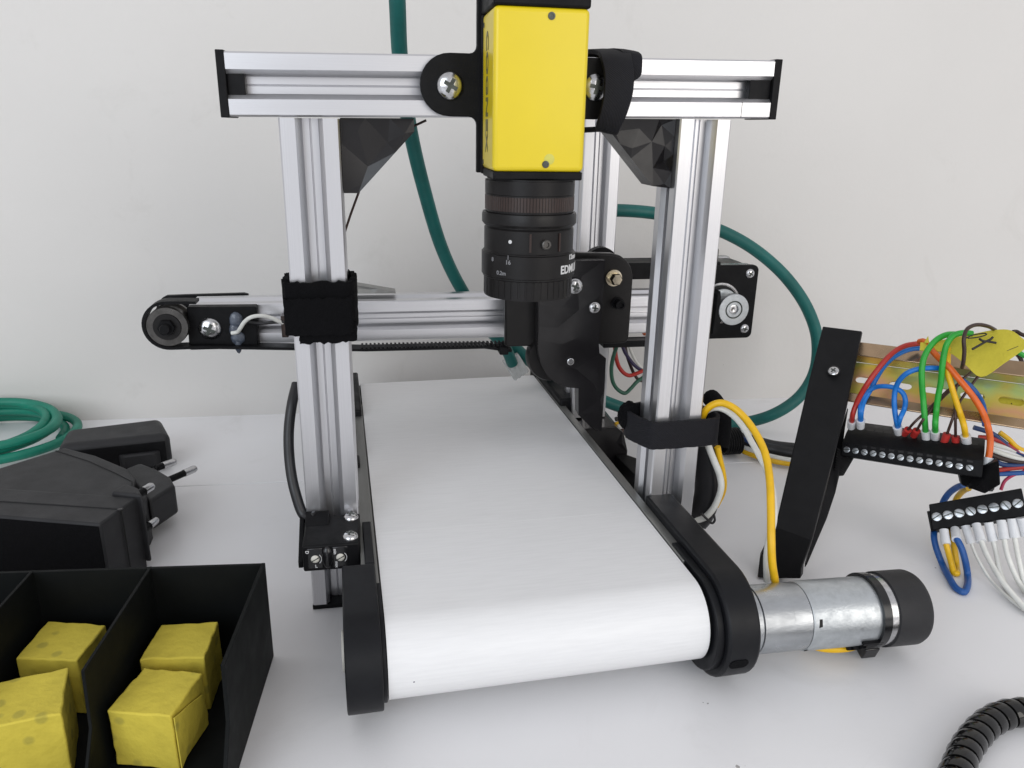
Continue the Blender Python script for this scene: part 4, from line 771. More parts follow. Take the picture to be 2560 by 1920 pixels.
fa, fb, fc, fd = [Vector(p) for p in [(267.7,36.37,42.55),(274.61,33.42,37.61),(268.47,29.99,30.38),(263.04,29.98,33.72)]]
for k in range(9):
    t = (k + .3) / 9; p, q_ = fa.lerp(fd, t), fb.lerp(fc, t); p2, q2 = fa.lerp(fd, t + .06), fb.lerp(fc, t + .06); nf = Vector((-.3, -.9, .2))
    hexa(bm, [p, q_, q2, p2, p + nf, q_ + nf, q2 + nf, p2 + nf])
o_ = obj('ribs', bm, 'black', ds)
# rail
dr = thing('mounting_rail', 'iridescent yellow zinc mounting rail with oblong slots running off the right edge', 'rail', (276.89,47.86,62.66))
TL, TR, BL, BR = [Vector(p) for p in ((290.11,64.96,82.6), (349.03,7.84,85.43), (274.25,45.84,61.59), (337.8,-9.99,64.43))]
ru = (TR - TL).normalized(); vv = (TL - BL); vv = (vv - ru * vv.dot(ru)).normalized(); rn = ru.cross(vv).normalized()
if rn.y > 0: rn = -rn
Ln = (TR - TL).length; Hh = (TL - BL).length
def RP(a, h_, d_): return BL + ru * a + vv * h_ + rn * d_
# face with slots: strips between, drawn as a 2D fill with holes
def slot_xy(a, w_, hc, hh): return [(a + (w_ - hh) * (1 if -90 <= t < 90 else 0) + hh / 2 + hh / 2 * math.cos(math.radians(t)), hc + hh / 2 * math.sin(math.radians(t))) for t in range(-90, 270, 20)]
slots = []
fh0, fh1 = Hh * .10, Hh * .80; hc = (fh0 + fh1) / 2 + 1.2
pt2 = [Vector((-6, fh0)), Vector((Ln, fh0)), Vector((Ln, fh1)), Vector((-6, fh1))]; ed = [(0, 1), (1, 2), (2, 3), (3, 0)]
for k in range(5):
    a = 1.6 + k * 25.0 * .62
    s_ = slot_xy(a, 10.2, hc, 4.1); b0 = len(pt2); pt2 += [Vector(p) for p in s_]; ed += [(b0 + i, b0 + (i + 1) % len(s_)) for i in range(len(s_))]; slots.append(s_)
vvs, ees, ffs, *_ = geometry.delaunay_2d_cdt(pt2, ed, [], 1, 1e-4)
bm = NB(); fv = [bm.verts.new(RP(p.x, p.y, 0)) for p in vvs]; bv = [bm.verts.new(RP(p.x, p.y, -1.0)) for p in vvs]
def inpoly(q_, poly):
    c = False
    for i in range(len(poly)):
        a, b_ = poly[i], poly[(i + 1) % len(poly)]
        if (a[1] > q_[1]) != (b_[1] > q_[1]) and q_[0] < (b_[0] - a[0]) * (q_[1] - a[1]) / (b_[1] - a[1]) + a[0]: c = not c
    return c
for t in ffs:
    cen = (sum(vvs[i].x for i in t) / 3, sum(vvs[i].y for i in t) / 3)
    if any(inpoly(cen, s_) for s_ in slots): continue
    bm.faces.new([fv[i] for i in t]); bm.faces.new([bv[i] for i in reversed(t)])
for e in [e for e in bm.edges if e.is_boundary]:
    pass
be = [e for e in bm.edges if e.is_boundary and all(v in set(fv) for v in e.verts)]
idx = {v: i for i, v in enumerate(fv)}
for e in be:
    i, j = idx[e.verts[0]], idx[e.verts[1]]; bm.faces.new((fv[i], fv[j], bv[j], bv[i]))
obj('slotted_face', bm, 'din', dr, smooth=20)
def lip(name, h0, h1, d_):
    bm = NB(); secs = [(h0, 0), (h0, d_ + 0.8), (h1, d_ + 0.8), (h1, d_ - .2), (h0 + (1 if h1 > h0 else -1), d_ - .2), (h0 + (1 if h1 > h0 else -1), 0)]
    prism(bm, [RP(-6, a, b_) for a, b_ in secs], ru * (Ln + 6)); obj(name, bm, 'dinlip', dr, bevel=.8, seg=3)
lip('upper_flange', fh1, Hh * 1.06, 5.6); lip('lower_flange', fh0, -Hh * .06, 5.6)
# paper seen through the rail
bm = NB(); box(bm, -1, 22, 0, .3, 0, 12)
# terminal strip
tsn = thing('terminal_strip', 'long black screw terminal strip below the yellow mounting rail', 'terminal block', (305.85,34.3,31.97))
def quadpts(l): return [Vector(p) for p in l]
b0, b1 = quadpts([(283.58,50.92,49.97),(319.53,3.92,57.51)]); e0, e1 = quadpts([(273.32,39.65,49.04),(309.82,-7.31,56.95)]); f0, f1 = quadpts([(269.26,35.96,45.38),(306.04,-11.89,54.01)]); g0_, g1_ = quadpts([(267.82,33.16,39.44),(305.22,-14.07,47.07)])
bk2 = Vector((.5, .62, -.35)) * 9
bm = NB(); A = [bm.verts.new(p) for p in (b0, e0, f0, g0_, g0_ + bk2, b0 + bk2 * .6)]; B = [bm.verts.new(p) for p in (b1, e1, f1, g1_, g1_ + bk2, b1 + bk2 * .6)]
for i in range(6): bm.faces.new((A[i], A[(i + 1) % 6], B[(i + 1) % 6], B[i]))
bm.faces.new(A); bm.faces.new(B[::-1]); obj('body', bm, 'black', tsn, bevel=.35)
tu = (e1 - e0).normalized(); nf = tu.cross(g0_ - f0).normalized(); nf = nf if nf.y < 0 else -nf; nt_ = tu.cross(e0 - b0).normalized(); nt_ = nt_ if nt_.z > 0 else -nt_
vd = (g0_ - f0).normalized()
for k in range(14):
    t = (k + .62) / 14.9; c = f0.lerp(f1, t).lerp(g0_.lerp(g1_, t), .50)
    screw('terminal_screw', c + nf * .02, nf, 1.5, tsn, 'slot', .18, 'zinc', random.uniform(-.9, .9))
    c2 = b0.lerp(b1, (k + .5) / 14.6).lerp(e0.lerp(e1, (k + .5) / 14.6), .5); dv = (e0 - b0).normalized()
    bm = NB(); hexa(bm, [c2 + tu * a + dv * b_ + nt_ * z for z in (-.5, .06) for a, b_ in ((-1.7, -2.2), (1.7, -2.2), (1.7, 2.2), (-1.7, 2.2))]); obj('wire_opening', bm, 'dark', tsn)
    c3 = f0.lerp(f1, t).lerp(g0_.lerp(g1_, t), .12); bm = NB(); hexa(bm, [c3 + tu * a + vd * b_ + nf * z for z in (-.3, .06) for a, b_ in ((-1.2, -.5), (1.2, -.5), (1.2, .5), (-1.2, .5))]); obj('test_slot', bm, 'gloss', tsn)
bm = NB(); eb = quadpts([(306.92,0.99,41.81),(309.56,-16.16,55.98),(308.27,-21.1,46.94),(302.95,-19.58,42.16),(303.42,-5.55,39.55)]); prism(bm, eb, (5, 7, -2)); obj('end_block', bm, 'black', tsn, bevel=.4)
for (a, b_) in ((0, 0),):
    for q_ in [(304.52,-9.53,41.07),(305.51,-13.62,42.19),(306.96,-17.69,43.63)]:
        bm = NB(); lathe(bm, q_, (-.2, -.9, .2), [(0, 1.5), (.6, 1.5)], 6); obj('test_slot', bm, 'gloss', tsn)
# hanging terminal block
hb = thing('hanging_terminal_block', 'loose black eight-screw terminal block with white wires at the right edge', 'terminal block', (309.41,-11.42,25.4))
ha, hb1, hc_, hd_ = quadpts([(298.29,5.43,24.78),(328.59,-12.32,39.69),(327.56,-19.7,29.92),(296.57,-1.79,15.09)])
hn = (hb1 - ha).cross(hd_ - ha).normalized(); hn = hn if hn.y < 0 else -hn
bm = NB(); hexa(bm, [ha, hb1, hc_, hd_] + [p - hn * 10 for p in (ha, hb1, hc_, hd_)]); obj('body', bm, 'black', hb, bevel=.4)
bm = NB(); l0 = ha.lerp(hd_, .25); box(bm, 0, 1, 0, 1, 0, 1); bm.clear(); hexa(bm, [l0 + (ha - hb1).normalized() * 1.2, l0, hd_, hd_ + (ha - hb1).normalized() * .6] + [p - hn * 9 for p in (l0 + (ha - hb1).normalized() * 1.2, l0, hd_, hd_ + (ha - hb1).normalized() * .6)]); obj('side_tab', bm, 'black', hb, bevel=.2)
hu = (hb1 - ha).normalized()
for k in range(8):
    t = (k + .55) / 8.15; c = ha.lerp(hb1, t).lerp(hd_.lerp(hc_, t), .52)
    screw('terminal_screw', c, hn, 2.1, hb, 'slot', .25, 'zinc', random.uniform(-1.1, .7))
# wires into the terminal strip, each with its ferrule
def ferruled(pts, r_, m_, fm, label, flen=5.2, fr=2.0, both=None, group='wires plugged into the terminal strip'):
    """last point sits in the ferrule"""
    o = wire_obj('wire', pts, r_, m_, None, label, 'wire', group, seg=12)
    e, p = Vector(pts[-1]), Vector(pts[-2]); d = (e - p).normalized(); bm = NB(); lathe(bm, e - d * .5, d, [(0, r_ * 1.02), (0, fr), (flen, fr * .9)], 18)
    obj('ferrule', bm, fm, o, smooth=40); return o
ferruled([(306.57,39.88,93.56),(302.1,38.65,93.8),(295.89,37.52,93.38),(289.67,35.9,91.51),(283.88,33.72,88.21),(279.36,32.86,83.13),(275.42,32.57,76.91),(273.58,33.95,70.46),(272.31,34.59,64.63),(271.2,34.07,60.59),(273.35,36.86,55.58)], 1.25, 'w_red', 'ferr_w', 'dark red wire arching down into the leftmost white ferrule')
ferruled([(306.54,41.06,90.67),(302.98,41.63,90.39),(296.25,40.3,89.12),(291.27,40.2,86.05),(286.49,38.65,82.01),(282.58,36.82,77.58),(280.37,36.47,72.14),(276.55,34.63,67.26),(273.24,30.87,63.1),(275.57,33.26,57.33)], 1.2, 'w_blue', 'ferr_w', 'blue wire arching under the dark red one into the second white ferrule')
ferruled([(287.85,22.46,57.31),(285.3,18.81,63.74),(288.63,21.38,67.24),(288.64,21.92,71.66),(287.95,24.11,74.6),(285.5,27.17,75.97),(282.73,30.76,75.58),(280.9,34.73,73.64),(278.1,36.31,70.4),(275.38,34.95,66.73),(272.82,31.17,63.0),(275.45,33.43,57.27)], 1.15, 'w_blue', 'ferr_w', 'blue jumper wire looping between the second and third white ferrules')
ferruled([(300.18,17.75,87.92),(295.16,18.67,87.91),(290.82,20.26,87.04),(287.49,22.25,84.76),(286.0,24.46,80.95),(285.68,26.03,75.88),(285.49,25.36,70.59),(284.84,22.6,65.59),(284.93,20.58,61.69),(287.6,22.4,57.58)], 1.2, 'w_blue', 'ferr_w', 'blue wire from behind the green pair down to the third white ferrule', fr=2.1)
ferruled([(308.31,21.3,102.97),(303.39,21.13,102.94),(299.15,21.28,101.05),(295.25,20.77,97.36),(292.57,19.76,92.9),(291.32,18.23,87.65),(291.75,16.96,80.91),(293.48,16.26,73.42),(293.42,13.05,65.51),(296.39,14.28,57.98)], 1.35, 'w_green', 'ferr_w', 'left one of the two green wires bending down to the terminal strip')
ferruled([(310.87,15.0,104.75),(307.19,15.79,105.08),(302.62,16.21,103.81),(299.61,15.62,100.39),(298.7,15.16,95.34),(298.36,14.32,89.47),(298.92,14.01,82.48),(298.83,13.79,75.4),(298.57,12.79,68.54),(295.91,8.89,64.69),(298.7,11.0,59.17)], 1.35, 'w_green', 'ferr_w', 'right one of the two green wires bending down to the terminal strip')
ferruled([(304.28,19.86,96.45),(302.46,16.88,92.96),(301.5,14.19,87.64),(302.0,11.26,82.37),(303.79,8.66,75.63),(305.61,6.32,69.69),(304.44,1.46,65.78),(307.57,2.48,59.82)], 1.35, 'w_yellow', 'ferr_w', 'amber wire running straight down to the last upright white ferrule', fr=2.2)
ferruled([(301.14,35.25,95.9),(300.52,31.43,96.95),(300.57,26.4,94.74),(299.94,19.28,92.34),(301.46,13.77,89.53),(303.92,9.78,85.42),(306.34,5.83,81.35),(309.06,2.79,77.01),(311.33,-0.42,71.91),(311.69,-4.11,67.13),(313.16,-5.38,61.36),(312.76,-6.88,56.67),(312.01,-7.93,53.14)], 1.4, 'w_orange', 'ferr_w', 'thick orange wire curving down round the right end of the terminal strip')
wire_obj('wire', [(309.99,14.22,82.86),(312.49,12.0,80.81),(314.91,9.39,77.56),(314.87,4.98,74.21),(312.51,-0.49,69.67),(311.09,-3.23,67.26)], 1.3, 'w_cobalt', None, 'dark blue wire hugging the back of the orange one', 'wire', 'wires plugged into the terminal strip')
for pts, lab in (([(312.07,17.3,80.42),(306.88,17.28,77.48),(301.78,16.89,72.83),(295.25,15.16,67.82),(289.85,14.4,63.35),(291.23,19.82,56.99)], 'thin brown wire slanting to the first red ferrule from the left'),
                 ([(313.78,17.13,80.86),(308.15,17.05,77.5),(302.18,16.1,72.63),(296.96,14.43,68.47),(292.08,12.55,64.4),(293.77,17.12,57.46)], 'thin brown wire slanting to the second red ferrule from the left'),
                 ([(317.6,13.54,85.01),(312.32,12.31,78.47),(307.16,10.25,72.67),(302.52,6.6,67.49),(302.53,8.09,58.74)], 'thin brown wire bending to the third red ferrule from the left'),
                 ([(314.32,14.67,86.56),(307.82,13.94,80.8),(305.78,11.18,74.66),(303.35,6.02,67.67),(305.71,6.15,57.98)], 'thin brown wire dropping straight to the rightmost red ferrule')):
    ferruled(pts, .62, 'w_drab', 'ferr_r', lab, 4.6, 1.75)
wire_obj('wire', [(298.32,2.67,93.03),(296.03,-0.04,96.46),(295.12,-0.29,101.56),(294.36,0.39,106.35),(296.24,2.3,109.9),(300.39,4.17,111.37),(305.1,5.46,111.43),(310.2,6.3,110.38),(318.06,10.29,107.47)], .85, 'w_brown', None, 'brown wire looping up over the yellow paper flag', 'wire')
# yellow flag of tape with pen marks
fg = [Vector(p) for p in [(295.28,27.48,95.05),(304.25,19.59,95.64),(302.17,6.39,93.47),(304.81,-1.79,89.73),(311.97,-5.1,96.58),(317.38,-7.76,104.38),(319.2,-4.67,108.19),(318.5,2.26,109.3),(316.49,8.64,108.06),(314.46,16.39,104.51),(309.72,22.47,100.86),(301.35,30.02,99.56)]]
flag = thing('tape_flag', 'folded yellow paper tape flag with handwritten black marks above the rail', 'label', tuple(fg[3]))
tl_ = [(297.4,29.89,97.01),(301.39,28.13,97.15),(304.25,25.99,98.76),(309.73,22.54,101.07),(314.46,16.36,104.43),(316.48,8.6,107.95),(318.5,2.26,109.3),(319.15,-5.05,107.06)]
bl_ = [(295.45,27.11,94.03),(299.82,25.14,93.77),(302.33,21.76,94.65),(303.18,17.56,95.38),(302.57,6.25,93.29),(304.81,-1.79,89.73),(311.57,-5.03,96.57),(319.14,-7.89,104.98)]
bm = NB(); ribbon(bm, list(zip(tl_, bl_)), .3, 4); obj('paper', bm, 'tapey', flag, smooth=60)
bm = NB(); prism(bm, [(297.71,27.87,97.55),(301.15,30.16,99.88),(300.03,27.32,97.19)], (.3, .5, 0)); obj('paper_corner', bm, 'tapey', flag)
def pen(pts, r_=.32, m_='ink'):
    bm = NB(); sweep(bm, spline([Vector(p) for p in pts], 5), circ(r_, 6)); obj('pen_mark', bm, m_, flag)
pen([(301.51,2.67,101.15),(304.35,2.67,102.73),(307.59,2.67,104.51),(309.62,2.63,105.5),(310.64,2.74,106.4)], .5); pen([(305.55,4.4,105.36),(306.02,3.05,104.79),(308.39,2.53,104.52),(311.54,1.28,104.14)], .5)
pen([(303.62,9.76,104.29),(305.89,9.72,105.42),(309.14,9.36,106.14),(310.43,7.23,106.91),(310.24,6.14,106.73),(308.41,6.22,105.97),(305.94,7.44,105.04),(303.47,8.78,104.47)], .28)
pen([(310.95,-6.07,102.68),(313.32,-6.18,103.66),(315.28,-6.73,104.69)], .12)
# paper label seen through the fourth slot
bm = NB(); lp = [Vector(p) for p in [(325.56,17.49,75.7),(341.5,6.4,76.99),(340.32,2.81,68.86),(324.44,13.83,67.38)]]
prism(bm, [p - rn * 3.5 for p in lp], rn * .3); l2 = obj('paper_label', bm, 'tapey', None, org=tuple(lp[0])); tag(l2, 'yellow paper label with black pen strokes seen through the oblong slot of the rail', 'label')
bm = NB(); sweep(bm, [p - rn * 3.1 for p in quadpts([(330.56,12.47,69.89),(331.98,13.46,73.6),(333.26,13.23,73.63),(332.88,11.92,69.52)])], circ(.8, 6)); sweep(bm, [p - rn * 3.1 for p in quadpts([(334.63,9.83,73.84),(335.44,9.41,73.04),(336.51,9.29,73.26),(336.66,8.78,71.85),(335.78,8.67,71.02)])], circ(.25, 6)); obj('pen_mark', bm, 'ink', l2)
# wires of the hanging block
gw = 'white wires leaving the hanging terminal block'
for pts, m_, r_, fm, lab in (
  ([(309.05,-7.16,18.75),(309.78,-9.82,14.44),(309.76,-14.67,9.58),(310.03,-19.17,5.89),(310.54,-24.75,2.32),(309.14,-33.06,1.5),(308.1,-43.14,1.5),(307.99,-51.07,1.5)], 'w_white', .7, 1, 'thinnest white wire, leftmost of those leaving the hanging terminal block'),
  ([(309.55,-12.6,21.97),(308.46,-16.62,18.98),(307.34,-21.94,15.28),(306.45,-28.32,11.74),(305.71,-35.72,8.44),(306.98,-41.32,5.25),(307.99,-51.07,1.5)], 'w_white', 1.15, 1, 'white wire, second from the left under the hanging terminal block'),
  ([(315.06,-13.32,22.87),(315.44,-16.07,18.1),(316.04,-19.2,12.31),(316.34,-22.44,6.03),(315.29,-28.15,1.5),(310.65,-38.94,1.5),(310.1,-48.78,1.5)], 'w_white', 1.1, 1, 'white wire, third from the left under the hanging terminal block'),
  ([(319.0,-15.58,24.7),(318.26,-19.28,19.66),(317.76,-23.27,13.91),(318.56,-27.63,7.74),(319.9,-31.72,2.7),(318.12,-40.08,1.5)], 'w_white', 1.1, 1, 'white wire, fourth from the left under the hanging terminal block'),
  ([(322.86,-16.92,26.05),(322.91,-19.77,20.79),(322.93,-22.77,15.04),(323.43,-26.38,7.78),(323.09,-31.3,1.5),(320.7,-38.6,1.5)], 'w_white', 1.1, 1, 'white wire, fifth from the left under the hanging terminal block'),
  ([(325.6,-19.05,27.58),(326.76,-20.83,22.92),(327.62,-23.64,18.24),(329.81,-26.67,13.62)], 'w_white', 1.1, 1, 'white wire farthest right under the hanging terminal block')):
    o = wire_obj('wire', pts, r_, m_, None, lab, 'wire', gw, seg=12)
    p0, p1 = Vector(pts[0]), Vector(pts[1]); d = (p1 - p0).normalized(); bm = NB(); lathe(bm, p0 - d * 1, d, [(0, 1.9), (5.5, 2.0), (8.4, 2.15)], 18); obj('ferrule', bm, 'ferr_w', o, smooth=40)
for pts, m_, r_, lab, fp in (
  ([(304.24,-6.84,17.05),(301.76,-11.09,15.8),(302.32,-14.41,12.6),(303.01,-17.2,7.86),(303.93,-19.39,1.5),(296.37,-28.24,1.5),(291.95,-31.42,1.5),(291.05,-28.4,1.5),(294.09,-19.96,1.5),(298.96,-8.81,1.92),(298.11,-4.68,7.35),(298.73,-1.53,10.7),(301.69,2.84,12.6)], 'w_navy', 1.45, 'blue wire hanging in a long loop below the loose terminal block', 1),
  ([(299.21,-6.12,16.42),(298.18,-9.0,13.66),(298.4,-11.37,9.91),(299.82,-13.6,4.08),(299.24,-16.63,1.5),(299.62,-17.72,1.5),(304.9,-11.15,1.5),(305.79,-7.32,6.93),(306.33,-3.8,11.34),(308.28,0.04,14.26)], 'w_yellow', 1.35, 'amber wire in a short loop inside the blue one', 1),
  ([(316.65,17.54,13.6),(317.0,17.92,18.1),(317.68,16.39,23.49),(317.26,11.9,28.99),(316.37,6.99,33.02)], 'w_navy', 1.5, 'short blue wire bridging the two terminal blocks', 0),
  ([(323.04,17.37,16.6),(323.63,17.31,19.94),(323.3,15.38,23.59),(321.74,11.64,27.5),(320.09,7.61,30.54)], 'w_yellow', 1.4, 'short amber wire bridging the two terminal blocks', 0)):
    if m_ == 'w_navy': m_ = 'w_cobalt'
    o = wire_obj('wire', pts, r_, m_, None, lab, 'wire', None, seg=12)
    if fp: p0, p1 = Vector(pts[0]), Vector(pts[1]); d = (p1 - p0).normalized(); bm = NB(); lathe(bm, p0 - d * 1, d, [(0, 1.9), (7, 2.1)], 18); obj('ferrule', bm, 'ferr_w', o, smooth=40)
# bunch of wires behind the terminal strip, running off to the right
gb = 'tangled wires running off right behind the terminal strip'
for pts, m_, nm in [([(333.64,22.84,49.8),(339.11,20.42,49.84),(343.96,17.66,48.12),(349.69,13.95,44.83),(354.49,11.39,43.71)],'w_red','red'),([(331.82,25.16,54.16),(339.2,21.17,52.12),(343.02,18.43,49.14),(346.82,15.71,46.19),(353.5,11.61,43.03)],'w_navy','navy blue'),([(342.2,20.15,53.01),(346.0,17.41,50.04),(348.81,15.09,46.98),(353.57,12.16,44.72)],'w_yellow','amber'),([(338.02,20.08,47.45),(342.92,17.59,46.59),(347.77,15.03,45.45),(354.49,11.39,43.71)],'w_white','white'),([(338.4,18.94,44.66),(343.75,15.98,43.01),(348.6,13.42,41.89),(354.4,10.65,41.46)],'w_white','lower white'),([(338.71,17.24,40.16),(342.58,14.89,38.35),(347.48,12.7,38.38),(354.33,10.09,39.76)],'w_navy','lower navy'),([(340.49,14.75,35.28),(345.46,13.03,36.72),(350.38,11.22,37.88),(354.28,9.72,38.64)],'w_red','lower red'),([(340.42,14.19,33.57),(346.35,11.89,34.58),(354.18,8.89,36.1)],'w_cobalt','bright blue lowest'),([(341.6,11.16,26.37),(343.25,11.87,30.53),(345.8,11.62,33.1),(349.3,10.79,35.22),(354.24,9.35,37.51)],'w_pink','thin crimson'),([(337.81,18.39,42.32),(343.66,15.23,40.74),(348.53,12.86,40.19),(354.36,10.37,40.61)],'w_brown','brown')]:
    wire_obj('wire', pts, .8 if 'thin' in nm else 1.2, m_, None, nm + ' wire in the bundle running off the right edge behind the terminal strip', 'wire', gb)
wire_obj('wire', [(337.08,20.42,103.49),(338.78,20.16,103.64),(339.2,17.73,103.02),(340.86,15.05,102.36)], .9, 'w_brown', None, 'brown wire end above the right side of the yellow flag', 'wire')
wire_obj('wire', [(346.98,25.47,92.13),(348.68,24.82,91.12),(352.08,23.57,89.3)], 1.2, 'w_green', None, 'green wire end showing right of the yellow flag', 'wire')
wire_obj('wire', [(347.72,27.16,91.17),(349.8,25.93,88.69),(352.62,26.24,84.78)], 1.0, 'w_brown', None, 'brown wire dropping behind the yellow flag onto the rail', 'wire')

# ================================================================ MOTOR WIRES AT THE RIGHT POST
g2 = 'wires tied to the right post'
wire_obj('motor_lead', [(180.02,6.0,72.55),(180.57,4.0,77.85),(183.2,2.0,81.36),(186.04,0.0,82.39),(189.42,-4.0,81.32),(192.27,-8.0,78.54),(194.18,-14.0,74.77),(195.09,-20.0,70.6),(194.3,-26.0,67.01),(192.05,-34.0,61.57),(189.32,-42.0,53.52),(187.44,-48.0,44.72),(187.81,-50.0,36.64),(190.1,-50.0,28.32)], 1.5, 'w_yellow', None, 'amber wire arching from the right post strap down behind the gear motor', 'wire', g2, seg=14)
wire_obj('motor_lead', [(180.43,8.0,70.44),(181.59,6.0,76.42),(184.36,4.0,78.84),(187.34,2.0,78.91),(190.7,-1.0,76.95),(193.21,-6.0,73.58),(194.61,-12.0,69.19),(195.15,-18.0,65.97),(195.65,-24.0,62.28),(195.2,-30.0,58.22),(193.79,-36.0,53.19),(192.19,-40.0,47.95),(189.48,-43.0,42.98),(188.18,-45.0,36.75),(189.07,-46.0,25.89)], 1.25, 'w_white', None, 'white wire arching beside the amber one down to the gear motor', 'wire', g2, seg=14)
wire_obj('motor_lead', [(186.03,12.0,61.81),(187.89,12.0,56.89),(190.95,12.0,50.45),(194.06,12.0,43.91),(195.59,12.0,38.1),(195.47,13.0,31.85),(193.77,14.0,25.61),(190.96,16.0,20.34),(187.78,18.0,18.02)], 1.5, 'w_white', None, 'white wire looping below the right post strap', 'wire', g2)
wire_obj('motor_lead', [(193.57,16.0,55.58),(195.23,16.0,49.85),(197.34,16.0,43.3),(198.68,16.0,37.43),(199.06,17.0,31.82),(197.07,18.0,24.8)], 1.5, 'w_yellow', None, 'amber wire hanging just below the right post strap', 'wire', g2)
wire_obj('motor_lead', [(188.33,14.0,23.81),(190.98,13.0,21.18),(193.68,13.0,18.89),(194.82,13.0,20.14),(194.36,14.0,23.35),(193.33,15.0,27.34)], .55, 'w_black', None, 'thin black wire end curled at the foot of the right post', 'wire', g2)
wire_obj('motor_lead', [(192.8,20.0,46.81),(195.7,20.0,39.39),(196.48,20.0,32.01),(195.11,20.0,24.67),(191.47,20.0,18.18)], 1.2, 'w_navy', None, 'dark blue wire behind the right post', 'wire', g2)
bm = NB(); tube(bm, [(189.92,22.0,56.12),(192.01,22.0,45.98),(193.85,22.0,34.91),(193.98,22.0,26.74),(192.21,22.0,19.35),(189.68,22.0,15.75)], 6.0, 16); bb = obj('wire_sleeve', bm, 'w_black', None, org=(193.66,22.0,19.24)); tag(bb, 'thick black sleeve of wires behind the right post', 'cable')
bm = NB(); tube(bm, [(199.53,40.0,70.3),(199.47,34.0,69.54),(199.84,28.0,66.01),(200.06,26.0,58.22),(198.63,24.0,51.94)], 4.2, 14); bb = obj('strap_tail', bm, 'velcro', None, org=(199.78,26.0,58.24)); tag(bb, 'curled black fabric tail sticking out behind the right post strap', 'strap')
# bundle on the table behind the stand
g3 = 'bundle lying behind the black stand'
for k, (pts, m_, r_, lab) in enumerate((
  ([(259.12,134.63,6.0),(262.74,129.58,4.0),(266.06,122.36,3.0),(271.63,112.76,3.0),(279.81,105.2,3.0),(291.15,100.47,3.0)], 'w_yellow', 1.5, 'amber wire at the near side of the table bundle behind the stand'),
  ([(259.3,134.48,8.0),(263.74,128.13,6.0),(269.14,119.5,5.0),(275.99,110.82,5.0),(283.74,104.37,5.0),(293.01,100.97,5.0)], 'w_white', 1.5, 'white wire in the table bundle behind the stand'),
  ([(259.86,133.06,10.0),(266.67,128.74,8.0),(272.74,123.36,7.0),(281.39,117.72,6.0),(287.99,112.35,6.0),(296.23,106.83,6.0)], 'w_black', 4.0, 'thick black cable in the table bundle behind the stand'),
  ([(258.51,130.67,12.0),(266.57,127.31,11.0),(274.03,122.88,10.0),(281.42,118.53,9.0),(290.33,113.91,9.0),(297.97,110.62,9.0)], 'w_black', 2.6, 'upper black cable in the table bundle behind the stand'),
  ([(257.15,125.99,13.0),(262.65,125.37,12.0),(266.0,120.38,11.0),(269.16,116.78,9.0)], 'w_navy', 1.3, 'dark blue wire in the table bundle behind the stand'))):
    wire_obj('cable', pts, r_, m_, None, lab, 'cable', g3)
bm = NB(); random.seed(5)
for k in range(7):
    c = Vector((257.84,127.5,9.0)) + Vector((k * 1.5 - 5, 0, 0)); bmk = [c + Vector((0, 8.5 * math.cos(a / 10 * math.pi), 7.5 * math.sin(a / 10 * math.pi))) for a in range(20)]
    sweep(bm, bmk, circ(.8, 6), True)
sw = obj('spiral_wrap', bm, 'black', None, org=(268.48,147.97,0.0)); tag(sw, 'black spiral wrap round the wires on the table behind the right post', 'cable wrap')
for pts, m_, lab in (([(181.84,125.0,28.06),(185.35,125.0,28.43),(189.64,125.0,28.04),(195.02,125.0,27.41)], 'w_black', 'black wire just right of the rear foot'), ([(181.03,122.0,25.99),(184.48,122.0,27.08),(188.69,122.0,27.41),(193.99,122.0,27.51)], 'w_yellow', 'amber wire just right of the rear foot'),
                     ([(180.51,120.0,24.26),(183.56,120.0,25.91),(186.97,120.0,27.54),(193.28,120.0,27.95)], 'w_white', 'white wire just right of the rear foot'), ([(180.01,118.0,22.19),(184.13,118.0,23.41),(189.42,118.0,23.13),(195.9,118.0,21.34)], 'w_drab', 'dark wire low beside the rear foot'),
                     ([(179.72,117.0,21.88),(184.0,117.0,20.56),(189.26,117.0,20.64),(195.6,117.0,20.66)], 'w_white', 'lowest white wire beside the rear foot')):
    wire_obj('wire', pts, 1.3, m_, None, lab, 'wire', 'short wires right of the rear foot')
wire_obj('wire', [(178.21,125.62,3.0),(179.45,119.23,2.0),(181.21,110.77,2.0),(184.55,102.34,2.0)], .8, 'w_black', None, 'thin black wire on the table between belt rail and right post', 'wire')
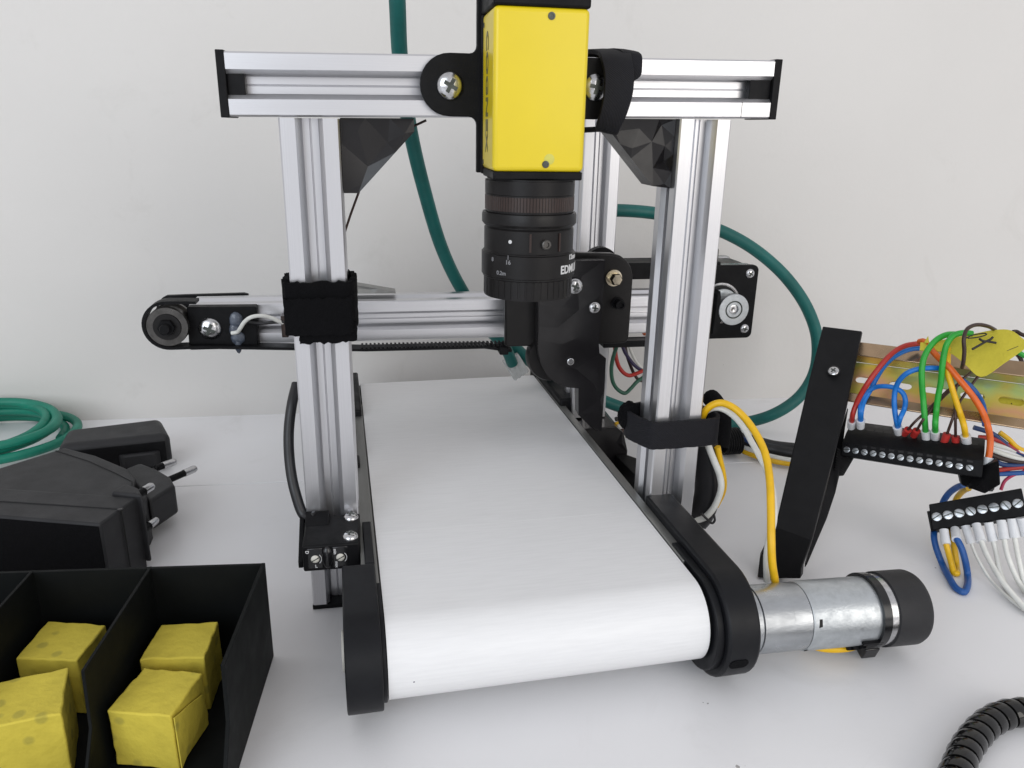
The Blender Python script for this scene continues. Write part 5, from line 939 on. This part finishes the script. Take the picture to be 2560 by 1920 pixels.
bm = NB(); prism(bm, [(v[0], v[1], .2) for v in [(176.54,104.81,5.0),(182.81,105.53,5.0),(187.22,99.37,5.0),(179.21,74.6,5.0)]], (0, 0, 14)); o_ = obj('black_base', bm, 'print', None, org=(184.38,106.69,0.0), bevel=.5); tag(o_, 'small black plastic base between the grey belt rail and the right post', 'base')

# ================================================================ SPIRAL WRAPPED HOSE
hp_ = spline([Vector(p) for p in [(205.9,-129.98,4.9),(216.04,-121.55,4.9),(223.65,-115.53,4.9),(231.49,-110.45,4.9),(239.7,-106.18,4.9),(247.75,-103.67,4.9),(256.01,-103.32,4.9),(264.79,-104.71,4.9)]], 10)
ho = thing('spiral_hose', 'black spiral-wrapped cable curving into the lower right corner', 'cable', tuple(hp_[0]))
bm = NB(); sweep(bm, hp_, circ(3.9, 20)); obj('inner_cable', bm, 'hose', ho, smooth=60)
bm = NB(); cum = [0]
for i in range(1, len(hp_)): cum.append(cum[-1] + (hp_[i] - hp_[i - 1]).length)
def along(s_):
    for i in range(1, len(hp_)):
        if cum[i] >= s_: t = (s_ - cum[i - 1]) / (cum[i] - cum[i - 1]); return hp_[i - 1].lerp(hp_[i], t), (hp_[i] - hp_[i - 1]).normalized()
    return hp_[-1], (hp_[-1] - hp_[-2]).normalized()
pitch = 5.3; rows = []
N_ = int(cum[-1] / pitch * 24)
for k in range(N_):
    s_ = k / 24 * pitch; a = 2 * math.pi * k / 24; ring_ = []
    for ds_, rr in ((-2.25, 4.0), (-2.1, 4.5), (0, 4.85), (2.1, 4.5), (2.25, 4.0)):
        p, d = along(min(max(s_ + ds_, 0), cum[-1])); A_ = Vector((0, 0, 1)); B_ = d.cross(A_).normalized(); ring_.append(bm.verts.new(p + (A_ * math.cos(a) + B_ * math.sin(a)) * rr))
    rows.append(ring_)
for k in range(N_ - 1):
    for j in range(5): bm.faces.new((rows[k][j], rows[k][(j + 1) % 5], rows[k + 1][(j + 1) % 5], rows[k + 1][j]))
obj('spiral_wrap', bm, 'hose', ho, smooth=50)
print('objects', len(bpy.data.objects))
